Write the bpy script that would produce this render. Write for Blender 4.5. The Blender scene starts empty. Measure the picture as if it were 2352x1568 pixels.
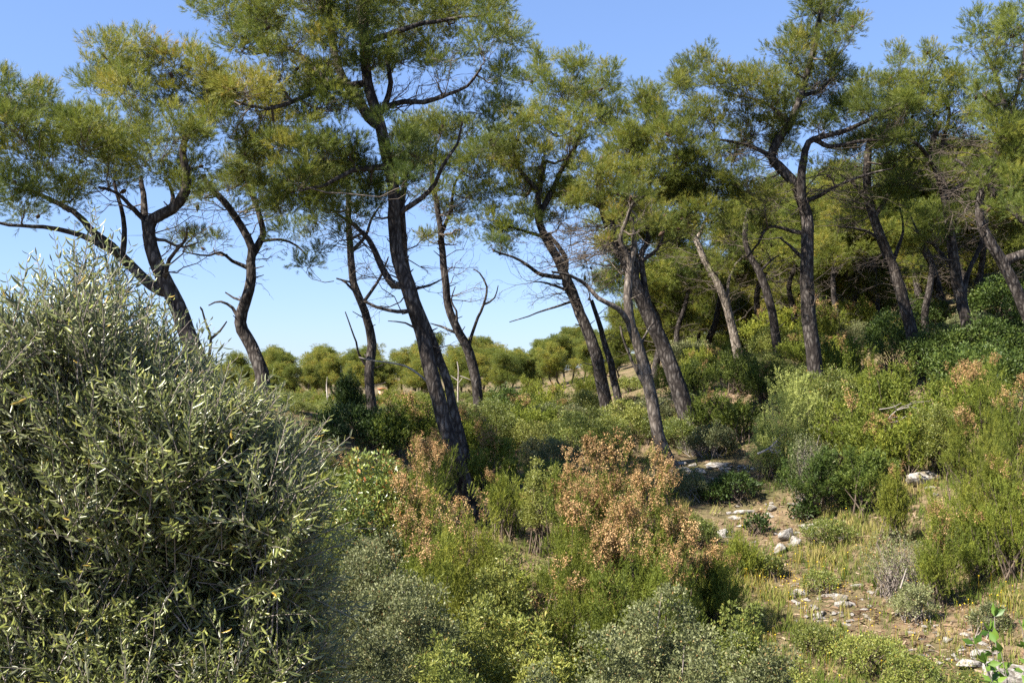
import bpy, math, random
import numpy as np
from mathutils import Vector

# ------------------------------------------------------------------ camera, sky, sun
S = bpy.context.scene
COL = S.collection
F = 2308.0                      # focal length in photo pixels (photo is 2352 wide)
CAMZ = 4.0
PITCH = math.atan(66.0 / F)
cd = bpy.data.cameras.new("camera"); cam = bpy.data.objects.new("camera", cd); COL.objects.link(cam)
cd.sensor_width = 36.0; cd.lens = 36.0 * F / 2352.0; cd.clip_start = 0.05; cd.clip_end = 6000
cam.location = (0, 0, CAMZ); cam.rotation_euler = (math.pi / 2 + PITCH, 0, 0)
S.camera = cam

SUN_ELEV, SUN_AZ = math.radians(48), math.radians(243)      # azimuth clockwise from +Y (the view direction)
W = bpy.data.worlds.new("World"); S.world = W; W.use_nodes = True
wn = W.node_tree; wn.nodes.clear()
sky = wn.nodes.new("ShaderNodeTexSky"); sky.sky_type = 'NISHITA'; sky.sun_disc = False
sky.sun_elevation = SUN_ELEV; sky.sun_rotation = SUN_AZ
sky.air_density = 1.0; sky.dust_density = 0.15; sky.ozone_density = 3.5; sky.altitude = 50
bg = wn.nodes.new("ShaderNodeBackground"); bg.inputs[1].default_value = 0.083
wo = wn.nodes.new("ShaderNodeOutputWorld")
gam = wn.nodes.new("ShaderNodeGamma"); gam.inputs[1].default_value = 0.6
mul = wn.nodes.new("ShaderNodeMix"); mul.data_type = 'RGBA'; mul.blend_type = 'MULTIPLY'; mul.inputs[0].default_value = 1.0
mul.inputs[7].default_value = (0.86, 1.06, 1.5, 1)
wn.links.new(sky.outputs[0], gam.inputs[0]); wn.links.new(gam.outputs[0], mul.inputs[6]); wn.links.new(mul.outputs[2], bg.inputs[0]); wn.links.new(bg.outputs[0], wo.inputs[0])

sl = bpy.data.lights.new("sun", 'SUN'); so = bpy.data.objects.new("sun", sl); COL.objects.link(so)
sl.energy = 5.0; sl.angle = math.radians(0.53); sl.color = (1.0, 0.93, 0.82)
sd = Vector((math.sin(SUN_AZ) * math.cos(SUN_ELEV), math.cos(SUN_AZ) * math.cos(SUN_ELEV), math.sin(SUN_ELEV)))
so.rotation_euler = sd.to_track_quat('Z', 'Y').to_euler(); so.location = sd * 60

S.view_settings.view_transform = 'Standard'; S.view_settings.look = 'None'
S.view_settings.exposure = 1.75; S.view_settings.gamma = 1.0; S.view_settings.use_curve_mapping = False
S.render.engine = 'CYCLES'
S.cycles.max_bounces = 6; S.cycles.diffuse_bounces = 3; S.cycles.glossy_bounces = 2
S.cycles.transmission_bounces = 4; S.cycles.transparent_max_bounces = 4
S.cycles.use_denoising = False

# ------------------------------------------------------------------ helpers
def P(px, py, D):
    u = (px - 1176.0) / F; v = (784.0 - py) / F
    y = math.cos(PITCH) - math.sin(PITCH) * v
    z = math.sin(PITCH) + math.cos(PITCH) * v
    t = D / y
    return np.array([u * t, D, CAMZ + z * t])

def nrm(a):
    return a / np.maximum(np.linalg.norm(a, axis=-1, keepdims=True), 1e-9)

class G:
    """geometry collector: vertices, faces of any size, one float per vertex called hue"""
    def __init__(s): s.v = []; s.f = []; s.h = []; s.n = 0
    def add(s, v, f, h=0.5):
        v = np.asarray(v, float).reshape(-1, 3)
        s.v.append(v); s.f.append(np.asarray(f, int) + s.n)
        s.h.append(np.broadcast_to(np.asarray(h, float), (len(v),)))
        s.n += len(v)
    def mesh(s, name, mat, smooth=False, origin=(0, 0, 0)):
        me = bpy.data.meshes.new(name)
        v = np.concatenate(s.v) - np.asarray(origin, float)
        me.vertices.add(len(v)); me.vertices.foreach_set("co", v.astype(np.float32).ravel())
        li = np.concatenate([f.ravel() for f in s.f]).astype(np.int32)
        tot = np.concatenate([np.full(len(f), f.shape[1]) for f in s.f])
        st = np.concatenate([[0], np.cumsum(tot)[:-1]]).astype(np.int32)
        me.loops.add(len(li)); me.loops.foreach_set("vertex_index", li)
        me.polygons.add(len(tot)); me.polygons.foreach_set("loop_start", st)
        if smooth: me.polygons.foreach_set("use_smooth", np.ones(len(tot), bool))
        at = me.attributes.new("hue", 'FLOAT', 'POINT')
        at.data.foreach_set("value", np.concatenate(s.h).astype(np.float32))
        me.materials.append(mat); me.update(calc_edges=True)
        return me

def link(name, me, parent=None):
    o = bpy.data.objects.new(name, me); COL.objects.link(o)
    if parent is not None: o.parent = parent
    return o

def tag(o, label, cat, group=None, kind=None):
    o["label"] = label; o["category"] = cat
    if group: o["group"] = group
    if kind: o["kind"] = kind
    return o

def empty(name, loc):
    o = bpy.data.objects.new(name, None); COL.objects.link(o)
    o.empty_display_size = 0.2; o.location = [float(c) for c in loc]
    return o

def copy_thing(src, loc, rz, sc, label, group):
    r = src.copy(); COL.objects.link(r)
    r.location = [float(c) for c in loc]; r.rotation_euler = (0, 0, rz); r.scale = sc
    r["label"] = label; r["group"] = group
    for ch in src.children:
        c = ch.copy(); COL.objects.link(c); c.parent = r
    return r

def tubes(Pt, R, sides=3):
    """Pt (M,K,3) centre lines, R (M,K) radii -> verts, quads"""
    Pt = np.asarray(Pt, float); R = np.asarray(R, float)
    M, K, _ = Pt.shape
    T = nrm(np.gradient(Pt, axis=1))
    mt = np.abs(T.mean(axis=1)); ax = np.argmin(mt, axis=1)
    ref = np.eye(3)[ax][:, None, :]
    N = nrm(np.cross(T, ref)); B = np.cross(T, N)
    a = 2 * np.pi * np.arange(sides) / sides
    ring = np.cos(a)[None, None, :, None] * N[:, :, None, :] + np.sin(a)[None, None, :, None] * B[:, :, None, :]
    V = Pt[:, :, None, :] + R[:, :, None, None] * ring
    m = np.arange(M)[:, None, None] * K * sides; k = np.arange(K - 1)[None, :, None] * sides
    i = np.arange(sides)[None, None, :]; j = (i + 1) % sides
    q = np.stack([m + k + i, m + k + j, m + k + sides + j, m + k + sides + i], -1).reshape(-1, 4)
    return V.reshape(-1, 3), q

def smooth_line(pts, step):
    """Catmull-Rom through pts (N,4: xyz + radius), resampled about every step metres"""
    p = np.asarray(pts, float)
    p = np.vstack([2 * p[0] - p[1], p, 2 * p[-1] - p[-2]])
    out = []
    for i in range(1, len(p) - 2):
        n = max(2, int(np.linalg.norm(p[i + 1, :3] - p[i, :3]) / step))
        t = (np.arange(n) / n)[:, None]
        a, b, c, d = p[i - 1], p[i], p[i + 1], p[i + 2]
        out.append(0.5 * (2 * b + (c - a) * t + (2 * a - 5 * b + 4 * c - d) * t ** 2 + (3 * b - a - 3 * c + d) * t ** 3))
    out.append(p[-2][None])
    o = np.vstack(out); o[:, 3] = np.maximum(o[:, 3], 0.003)
    return o

def scatter(g, tv, tf, th, pos, axis, scale, hue, rng):
    """copies of a template (tv,tf,th) at pos, its +Z turned to axis with random roll"""
    n = len(pos)
    if n == 0: return
    z = nrm(axis); r = nrm(rng.normal(size=(n, 3)))
    x = nrm(np.cross(r, z)); y = np.cross(z, x)
    M = np.stack([x, y, z], -1) * np.asarray(scale, float).reshape(-1, 1, 1)
    V = np.einsum('nij,kj->nki', M, tv) + pos[:, None, :]
    k = len(tv)
    Fc = (np.arange(n)[:, None, None] * k + tf[None]).reshape(-1, tf.shape[1])
    H = np.clip(np.asarray(hue, float).reshape(-1, 1) + th[None, :], 0, 1)
    g.add(V.reshape(-1, 3), Fc, np.broadcast_to(H, (n, k)).ravel())

# ------------------------------------------------------------------ materials
def nodes(name):
    m = bpy.data.materials.new(name); m.use_nodes = True
    nt = m.node_tree; nt.nodes.clear()
    return m, nt, lambda t: nt.nodes.new(t), nt.links.new

def ramp(nt, stops):
    r = nt.nodes.new("ShaderNodeValToRGB"); e = r.color_ramp.elements
    while len(e) < len(stops): e.new(0.5)
    for el, (p, c) in zip(e, stops): el.position = p; el.color = (*c, 1)
    return r

def foliage(name, stops, trans=0.25, rough=0.55, spec=0.25, back=None, vary=0.18):
    m, nt, new, ln = nodes(name)
    at = new("ShaderNodeAttribute"); at.attribute_name = "hue"
    rp = ramp(nt, stops); ln(at.outputs["Fac"], rp.inputs[0])
    oi = new("ShaderNodeObjectInfo"); mr = new("ShaderNodeMapRange")
    mr.inputs[3].default_value = 1 - vary; mr.inputs[4].default_value = 1 + vary
    ln(oi.outputs["Random"], mr.inputs[0])
    hs = new("ShaderNodeHueSaturation"); ln(rp.outputs[0], hs.inputs["Color"]); ln(mr.outputs[0], hs.inputs["Value"])
    colr = hs.outputs[0]
    if back is not None:
        ge = new("ShaderNodeNewGeometry"); mx = new("ShaderNodeMix"); mx.data_type = 'RGBA'
        ln(ge.outputs["Backfacing"], mx.inputs[0]); ln(colr, mx.inputs[6]); mx.inputs[7].default_value = (*back, 1)
        colr = mx.outputs[2]
    b = new("ShaderNodeBsdfPrincipled"); ln(colr, b.inputs["Base Color"])
    b.inputs["Roughness"].default_value = rough; b.inputs["Specular IOR Level"].default_value = spec
    t = new("ShaderNodeBsdfTranslucent"); ln(colr, t.inputs[0])
    mi = new("ShaderNodeMixShader"); mi.inputs[0].default_value = trans
    ln(b.outputs[0], mi.inputs[1]); ln(t.outputs[0], mi.inputs[2])
    o = new("ShaderNodeOutputMaterial"); ln(mi.outputs[0], o.inputs[0])
    return m

def bark(name, c1, c2, c3, scale=1.0, bump=0.6):
    m, nt, new, ln = nodes(name)
    tc = new("ShaderNodeTexCoord"); mp = new("ShaderNodeMapping"); mp.inputs[3].default_value = (10 * scale, 10 * scale, 3.6 * scale)
    ln(tc.outputs["Object"], mp.inputs[0])
    vo = new("ShaderNodeTexVoronoi"); vo.feature = 'DISTANCE_TO_EDGE'; vo.inputs["Scale"].default_value = 1.4
    nz = new("ShaderNodeTexNoise"); nz.inputs["Scale"].default_value = 1.1; nz.inputs["Detail"].default_value = 7
    ln(mp.outputs[0], nz.inputs[0])
    va = new("ShaderNodeVectorMath"); va.operation = 'ADD'; ln(mp.outputs[0], va.inputs[0]); ln(nz.outputs["Color"], va.inputs[1])
    ln(va.outputs[0], vo.inputs[0])
    mu = new("ShaderNodeMath"); mu.operation = 'MULTIPLY_ADD'; ln(vo.outputs["Distance"], mu.inputs[0]); mu.inputs[1].default_value = 1.1
    mu2 = new("ShaderNodeMath"); mu2.operation = 'MULTIPLY'; ln(nz.outputs["Fac"], mu2.inputs[0]); mu2.inputs[1].default_value = 0.75
    ln(mu2.outputs[0], mu.inputs[2])
    rp = ramp(nt, [(0.3, c1), (0.52, c2), (0.85, c3)]); ln(mu.outputs[0], rp.inputs[0])
    n2 = new("ShaderNodeTexNoise"); n2.inputs["Scale"].default_value = 0.55; n2.inputs["Detail"].default_value = 3
    ln(tc.outputs["Object"], n2.inputs[0])
    hs = new("ShaderNodeHueSaturation"); ln(rp.outputs[0], hs.inputs["Color"])
    mr = new("ShaderNodeMapRange"); mr.inputs[1].default_value = 0.3; mr.inputs[2].default_value = 0.7
    mr.inputs[3].default_value = 0.65; mr.inputs[4].default_value = 1.35
    ln(n2.outputs["Fac"], mr.inputs[0]); ln(mr.outputs[0], hs.inputs["Value"])
    b = new("ShaderNodeBsdfPrincipled"); ln(hs.outputs[0], b.inputs["Base Color"])
    b.inputs["Roughness"].default_value = 0.9; b.inputs["Specular IOR Level"].default_value = 0.15
    bp = new("ShaderNodeBump"); bp.inputs["Strength"].default_value = bump; bp.inputs["Distance"].default_value = 0.03
    ln(mu.outputs[0], bp.inputs["Height"]); ln(bp.outputs[0], b.inputs["Normal"])
    o = new("ShaderNodeOutputMaterial"); ln(b.outputs[0], o.inputs[0])
    return m

def plain(name, c1, c2, scale=3.0, rough=0.85, bump=0.3, dist=0.02):
    m, nt, new, ln = nodes(name)
    tc = new("ShaderNodeTexCoord"); nz = new("ShaderNodeTexNoise"); nz.inputs["Scale"].default_value = scale; nz.inputs["Detail"].default_value = 8
    nz.inputs["Roughness"].default_value = 0.65
    ln(tc.outputs["Object"], nz.inputs[0])
    rp = ramp(nt, [(0.33, c1), (0.66, c2)]); ln(nz.outputs["Fac"], rp.inputs[0])
    b = new("ShaderNodeBsdfPrincipled"); ln(rp.outputs[0], b.inputs["Base Color"]); b.inputs["Roughness"].default_value = rough
    b.inputs["Specular IOR Level"].default_value = 0.2
    bp = new("ShaderNodeBump"); bp.inputs["Strength"].default_value = bump; bp.inputs["Distance"].default_value = dist
    ln(nz.outputs["Fac"], bp.inputs["Height"]); ln(bp.outputs[0], b.inputs["Normal"])
    o = new("ShaderNodeOutputMaterial"); ln(b.outputs[0], o.inputs[0])
    return m

M = {}
M['needle'] = foliage("pine_needles", [(0.0, (0.060, 0.092, 0.018)), (0.45, (0.168, 0.198, 0.034)), (0.8, (0.300, 0.270, 0.042)), (1.0, (0.36, 0.25, 0.045))], trans=0.42, rough=0.5, spec=0.3, vary=0.12)
M['bark'] = bark("pine_bark", (0.014, 0.011, 0.010), (0.040, 0.033, 0.029), (0.120, 0.106, 0.094))
M['bark_mid'] = bark("grey_brown_pine_bark", (0.03, 0.025, 0.022), (0.085, 0.070, 0.058), (0.19, 0.165, 0.14))
M['bark_pale'] = bark("pale_pine_bark", (0.05, 0.042, 0.036), (0.15, 0.125, 0.10), (0.30, 0.26, 0.22))
M['twig'] = plain("twig_bark", (0.05, 0.04, 0.032), (0.15, 0.12, 0.095), 6)
M['dead'] = plain("bleached_dead_wood", (0.17, 0.14, 0.12), (0.40, 0.36, 0.31), 6)
M['cone'] = plain("cone_brown", (0.03, 0.02, 0.014), (0.10, 0.06, 0.035), 30)
M['olive'] = foliage("olive_leaf", [(0.0, (0.052, 0.066, 0.022)), (0.55, (0.138, 0.158, 0.050)), (0.85, (0.26, 0.29, 0.07)), (1.0, (0.36, 0.25, 0.04))], trans=0.32, rough=0.33, spec=0.55, back=(0.27, 0.285, 0.17), vary=0.0)
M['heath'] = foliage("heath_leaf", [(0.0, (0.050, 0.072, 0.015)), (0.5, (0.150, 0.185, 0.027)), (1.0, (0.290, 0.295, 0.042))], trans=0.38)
M['flower'] = foliage("dried_heath_flower", [(0.0, (0.16, 0.092, 0.040)), (0.5, (0.36, 0.222, 0.100)), (1.0, (0.50, 0.35, 0.18))], trans=0.2, rough=0.8, spec=0.05)
M['mastic'] = foliage("mastic_leaf", [(0.0, (0.040, 0.058, 0.016)), (0.55, (0.140, 0.170, 0.036)), (0.9, (0.260, 0.270, 0.060)), (1.0, (0.34, 0.20, 0.05))], trans=0.34, rough=0.46, spec=0.35)
M['grey'] = foliage("grey_green_leaf", [(0.0, (0.045, 0.056, 0.022)), (0.6, (0.135, 0.150, 0.060)), (0.92, (0.24, 0.25, 0.11)), (1.0, (0.32, 0.17, 0.07))], trans=0.3, rough=0.5, spec=0.35)
M['arbutus'] = foliage("glossy_leaf", [(0.0, (0.045, 0.075, 0.018)), (0.6, (0.140, 0.180, 0.040)), (0.9, (0.27, 0.27, 0.06)), (1.0, (0.38, 0.12, 0.045))], trans=0.2, rough=0.3, spec=0.6)
M['dark'] = foliage("dark_evergreen_leaf", [(0.0, (0.020, 0.034, 0.009)), (0.6, (0.052, 0.084, 0.016)), (1.0, (0.130, 0.165, 0.028))], trans=0.2, rough=0.5, spec=0.22)
M['juniper'] = foliage("juniper_pale", [(0.0, (0.14, 0.165, 0.045)), (0.5, (0.33, 0.37, 0.095)), (1.0, (0.48, 0.50, 0.16))], trans=0.3)
M['bright'] = foliage("bright_leaf", [(0.0, (0.04, 0.085, 0.012)), (0.6, (0.08, 0.155, 0.02)), (1.0, (0.15, 0.23, 0.035))], trans=0.35, rough=0.4, spec=0.4)
M['grass'] = foliage("grass_blade", [(0.0, (0.055, 0.095, 0.015)), (0.4, (0.130, 0.170, 0.030)), (0.7, (0.30, 0.25, 0.085)), (1.0, (0.42, 0.33, 0.16))], trans=0.3, rough=0.7, spec=0.1)
M['bloom'] = foliage("yellow_petal", [(0.0, (0.45, 0.30, 0.02)), (1.0, (0.75, 0.55, 0.04))], trans=0.25, rough=0.6, spec=0.1)
def limestone():
    m = plain("limestone", (0.19, 0.172, 0.152), (0.42, 0.392, 0.352), 5, 0.9, 0.8, 0.04); nt = m.node_tree
    b = next(n for n in nt.nodes if n.type == 'BSDF_PRINCIPLED'); rp = next(n for n in nt.nodes if n.type == 'VALTORGB')
    ge = nt.nodes.new("ShaderNodeNewGeometry"); nz = nt.nodes.new("ShaderNodeTexNoise"); nz.inputs["Scale"].default_value = 9; nz.inputs["Detail"].default_value = 6
    nt.links.new(ge.outputs["Position"], nz.inputs[0])
    r2 = ramp(nt, [(0.5, (1, 1, 1)), (0.58, (0.42, 0.40, 0.36)), (0.70, (0.60, 0.55, 0.42))]); nt.links.new(nz.outputs["Fac"], r2.inputs[0])   # lichen and dirt
    mx = nt.nodes.new("ShaderNodeMix"); mx.data_type = 'RGBA'; mx.blend_type = 'MULTIPLY'; mx.inputs[0].default_value = 1
    nt.links.new(rp.outputs[0], mx.inputs[6]); nt.links.new(r2.outputs[0], mx.inputs[7]); nt.links.new(mx.outputs[2], b.inputs["Base Color"])
    return m
M['rock'] = limestone()
M['litter'] = foliage("dry_litter", [(0.0, (0.07, 0.045, 0.03)), (0.5, (0.19, 0.12, 0.075)), (1.0, (0.33, 0.26, 0.18))], trans=0.1, rough=0.9, spec=0.05)
M['stem'] = plain("shrub_stem", (0.05, 0.038, 0.028), (0.15, 0.115, 0.085), 8)
M['grey_stem'] = plain("grey_shrub_stem", (0.14, 0.115, 0.10), (0.30, 0.26, 0.225), 8)

# ------------------------------------------------------------------ terrain
CTRL = [  # photo x, photo y, distance of ground that can be seen
 (2250,1530,10.5),(1890,1410,13),(1800,1240,16),(1680,1080,20),(2120,1105,17),(2200,1310,13.5),(1090,1200,16),
 (1535,1068,20),(1130,1012,27),(1180,955,34),(1398,950,28),(860,1010,24),(700,965,36),(900,925,64),(600,925,70),(1400,885,62),(1150,915,50),
 (1870,905,24),(2228,805,26),(2345,705,30),(1695,822,35),(1556,905,26),(2095,765,32),(2015,745,38),(1785,812,32),
 (470,900,18),(605,960,24),(200,950,26),(-300,960,30),(-900,980,32),(-500,935,70),(2750,790,22),(3200,700,24),(3000,560,50),
 (1480,1570,11.5),(1200,1590,11.5),(900,1560,11),(400,1570,11),(-300,1500,11.5),(2300,640,55),(1900,740,60),(1650,800,60),(2400,600,80),(1900,700,90),
 (1250,1180,17),(1000,1330,13.5),(1400,1330,14)]
cp = np.array([P(*c) for c in CTRL])
extra = np.array([[0,0,0.4],[-4,2,0.3],[4,2,0.4],[-2,5,0.4],[2,6,0.5],[6,5,0.9],[-8,5,0.5],[0,110,2.2],[-50,110,1.6],[50,110,9],[0,150,2.5],[-80,150,1.5],[90,150,10],[-60,40,1.8],[60,40,8]])
cp = np.vstack([cp, extra])
def _U(d2): return 0.5 * d2 * np.log(d2 + 1e-6)
_xy = cp[:, :2] / 20.0
_n = len(cp)
_K = _U(((_xy[:, None] - _xy[None]) ** 2).sum(-1)) + np.eye(_n) * 0.004
_Q = np.hstack([np.ones((_n, 1)), _xy])
_A = np.block([[_K, _Q], [_Q.T, np.zeros((3, 3))]])
_sol = np.linalg.solve(_A, np.concatenate([cp[:, 2], np.zeros(3)]))
def terrain(x, y):
    x = np.atleast_1d(np.asarray(x, float)); y = np.atleast_1d(np.asarray(y, float))
    q = np.stack([np.clip(x, -90, 95), np.clip(y, -4, 150)], -1) / 20.0
    d2 = ((q[:, None] - _xy[None]) ** 2).sum(-1)
    z = _U(d2) @ _sol[:_n] + _sol[_n] + q @ _sol[_n + 1:]
    z = np.clip(z, -1.5, 14)
    z = z + 0.06 * np.sin(1.7 * x + 0.6 * y) * np.sin(1.3 * y - 0.5 * x) + 0.03 * np.sin(4.1 * x + 1) * np.sin(3.7 * y)
    return z
def tz(x, y): return float(terrain(x, y)[0])
def hit(px, py, d0=5.0, d1=110.0):
    """the point of the ground seen at a photo pixel"""
    ds = np.exp(np.linspace(math.log(d0), math.log(d1), 400))
    pts = np.array([P(px, py, d) for d in ds])
    below = pts[:, 2] <= terrain(pts[:, 0], pts[:, 1])
    i = int(np.argmax(below)) if below.any() else 399
    p = pts[i]; return np.array([p[0], p[1], tz(p[0], p[1])])

def ground_material():
    m, nt, new, ln = nodes("ground_earth")
    ge = new("ShaderNodeNewGeometry")
    n1 = new("ShaderNodeTexNoise"); n1.inputs["Scale"].default_value = 0.8; n1.inputs["Detail"].default_value = 9; n1.inputs["Roughness"].default_value = 0.7
    n2 = new("ShaderNodeTexNoise"); n2.inputs["Scale"].default_value = 11; n2.inputs["Detail"].default_value = 8; n2.inputs["Roughness"].default_value = 0.75
    vo = new("ShaderNodeTexVoronoi"); vo.inputs["Scale"].default_value = 14
    for n in (n1, n2, vo): ln(ge.outputs["Position"], n.inputs[0])
    r1 = ramp(nt, [(0.36, (0.085, 0.085, 0.035)), (0.5, (0.155, 0.125, 0.072)), (0.64, (0.21, 0.15, 0.10))]); ln(n1.outputs["Fac"], r1.inputs[0])
    r2 = ramp(nt, [(0.3, (0.35, 0.35, 0.35)), (0.7, (1.35, 1.3, 1.2))]); ln(n2.outputs["Fac"], r2.inputs[0])
    mx = new("ShaderNodeMix"); mx.data_type = 'RGBA'; mx.blend_type = 'MULTIPLY'; mx.inputs[0].default_value = 1
    ln(r1.outputs[0], mx.inputs[6]); ln(r2.outputs[0], mx.inputs[7])
    r3 = ramp(nt, [(0.0, (1, 1, 1)), (0.13, (1, 1, 1)), (0.2, (0, 0, 0))]); ln(vo.outputs["Distance"], r3.inputs[0])
    r4 = ramp(nt, [(0.56, (0, 0, 0)), (0.66, (1, 1, 1))]); ln(n1.outputs["Fac"], r4.inputs[0])
    mm = new("ShaderNodeMath"); mm.operation = 'MULTIPLY'; ln(r3.outputs[0], mm.inputs[0]); ln(r4.outputs[0], mm.inputs[1])
    m2 = new("ShaderNodeMix"); m2.data_type = 'RGBA'; ln(mm.outputs[0], m2.inputs[0]); ln(mx.outputs[2], m2.inputs[6]); m2.inputs[7].default_value = (0.34, 0.31, 0.275, 1)
    b = new("ShaderNodeBsdfPrincipled"); ln(m2.outputs[2], b.inputs["Base Color"]); b.inputs["Roughness"].default_value = 0.95; b.inputs["Specular IOR Level"].default_value = 0.1
    bp = new("ShaderNodeBump"); bp.inputs["Strength"].default_value = 0.8; bp.inputs["Distance"].default_value = 0.05
    ln(n2.outputs["Fac"], bp.inputs["Height"]); ln(bp.outputs[0], b.inputs["Normal"])
    o = new("ShaderNodeOutputMaterial"); ln(b.outputs[0], o.inputs[0])
    return m

def build_ground():
    nx, ny = 260, 260
    a = np.linspace(-1, 1, nx); xs = 22 * a + 300 * np.sign(a) * np.abs(a) ** 6
    b = np.linspace(0, 1, ny); ys = -12 + 42 * b + 90 * b ** 3 + 260 * b ** 12
    X, Y = np.meshgrid(xs, ys); Z = terrain(X.ravel(), Y.ravel())
    V = np.stack([X.ravel(), Y.ravel(), Z], -1)
    i = np.arange(ny - 1)[:, None] * nx + np.arange(nx - 1)[None]
    q = np.stack([i, i + 1, i + nx + 1, i + nx], -1).reshape(-1, 4)
    g = G(); g.add(V, q); o = link("ground", g.mesh("ground", ground_material(), True)); o["kind"] = "structure"
build_ground()

# ------------------------------------------------------------------ leaf templates
def needle_template(n, seed, t0=0.2, ln=0.45, w=0.026, spread=(25, 65)):
    r = np.random.default_rng(seed); V = []; Fc = []; H = []
    for i in range(n):
        t = t0 + (1 - t0) * r.random() ** 0.8 * 0.75
        a = r.uniform(0, 2 * np.pi); e = math.radians(r.uniform(*spread)) * (1.0 if t < 0.8 else 0.55)
        d = np.array([math.cos(a) * math.sin(e), math.sin(a) * math.sin(e), math.cos(e)])
        s = nrm(np.cross(d, r.normal(size=3))); L = ln * r.uniform(0.75, 1.15)
        b = np.array([0, 0, t]); k = len(V)
        V += [b - s * w * 0.5, b + s * w * 0.5, b + d * L]
        Fc.append([k, k + 1, k + 2]); h = r.uniform(-0.1, 0.1); H += [h - 0.05, h - 0.05, h + 0.08]
    return np.array(V), np.array(Fc), np.array(H)
PINE = [needle_template(22, 11 + i, 0.10, 0.44, 0.030, (18, 52)) for i in range(4)]
PINE_FAR = [needle_template(10, 31 + i, 0.1, 0.55, 0.055) for i in range(3)]
HEATH = [needle_template(26, 41 + i, 0.0, 0.15, 0.036, (18, 55)) for i in range(4)]
HEATH_FAR = [needle_template(12, 51 + i, 0.0, 0.24, 0.085, (20, 60)) for i in range(3)]
JUNI = [needle_template(20, 61 + i, 0.0, 0.22, 0.05, (30, 75)) for i in range(3)]
def flower_template(n, seed):
    r = np.random.default_rng(seed); V = []; Fc = []; H = []
    for i in range(n):
        c = np.array([r.normal() * 0.13, r.normal() * 0.13, r.uniform(0.1, 1.0)]); u = nrm(r.normal(size=3)); v = nrm(np.cross(u, r.normal(size=3)))
        s = r.uniform(0.032, 0.058); k = len(V)
        V += [c + u * s, c + v * s, c - u * s, c - v * s]; Fc.append([k, k + 1, k + 2, k + 3]); H += [r.uniform(-0.25, 0.25)] * 4
    return np.array(V), np.array(Fc), np.array(H)
FLOWER = [flower_template(30, 71 + i) for i in range(3)]
# a leaf: +Z along the leaf, folded on its midrib
LEAF = (np.array([[0, 0, 0], [-0.5, 0.12, 0.5], [0, -0.04, 0.55], [0.5, 0.12, 0.5], [0, 0.05, 1.0]]) * np.array([1, 1, 1]), np.array([[0, 2, 1], [0, 3, 2], [1, 2, 4], [2, 3, 4]]), np.zeros(5))
def leaf_shape(aspect):
    v = LEAF[0].copy(); v[:, 0] *= aspect; v[:, 1] *= aspect; return v, LEAF[1], LEAF[2]

# ------------------------------------------------------------------ pines
CONE_MESH = None
def cone_mesh():
    global CONE_MESH
    if CONE_MESH: return CONE_MESH
    g = G(); rows, cols = 9, 10; V = []
    for i in range(rows + 1):
        t = i / rows; r = 0.030 * math.sin(math.pi * (0.08 + 0.9 * t)) ** 0.8 * (1.15 - 0.5 * t)
        for j in range(cols):
            a = 2 * math.pi * (j + 0.5 * (i % 2)) / cols; rr = r * (1.0 if (i + j) % 2 else 0.72)
            V.append((rr * math.cos(a), rr * math.sin(a), -0.10 * t))
    q = [(i * cols + j, i * cols + (j + 1) % cols, (i + 1) * cols + (j + 1) % cols, (i + 1) * cols + j) for i in range(rows) for j in range(cols)]
    g.add(V, q); CONE_MESH = g.mesh("pine_cone", M['cone']); return CONE_MESH

def dead_spray(g, start, d, L, rng, r0=0.012, side=9):
    """a bare branch with side twigs"""
    K = 7; t = np.linspace(0, 1, K); d = nrm(np.asarray(d, float))
    off = np.cumsum(rng.normal(size=(K, 3)) * 0.055 * L, axis=0); off[0] = 0
    main = start + d * (t * L)[:, None] + off + np.array([0, 0, 1]) * (0.16 * L * t ** 2)[:, None] * rng.uniform(-0.8, 1.2)
    v, f = tubes(main[None], (r0 * (1 - 0.8 * t))[None], 4); g.add(v, f)
    P2 = []; R2 = []
    for _ in range(side):
        k = rng.integers(1, K); b = main[k]; dd = nrm(d + rng.normal(size=3) * 0.75); l = L * rng.uniform(0.18, 0.5) * (1.2 - 0.6 * k / K)
        tt = np.linspace(0, 1, 4)[:, None]; o2 = np.cumsum(rng.normal(size=(4, 3)) * 0.06 * l, axis=0); o2[0] = 0
        sp = b + dd * tt * l + o2; P2.append(sp); R2.append(r0 * 0.42 * (1 - 0.75 * tt[:, 0]))
        for _ in range(2):
            b3 = sp[rng.integers(1, 4)]; d3 = nrm(dd + rng.normal(size=3) * 0.8); l3 = l * rng.uniform(0.3, 0.6)
            o3 = np.cumsum(rng.normal(size=(4, 3)) * 0.07 * l3, axis=0); o3[0] = 0
            P2.append(b3 + d3 * tt * l3 + o3); R2.append(np.maximum(r0 * 0.25 * (1 - 0.7 * tt[:, 0]), 0.0022))
    v, f = tubes(np.array(P2), np.array(R2), 3); g.add(v, f)

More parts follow.
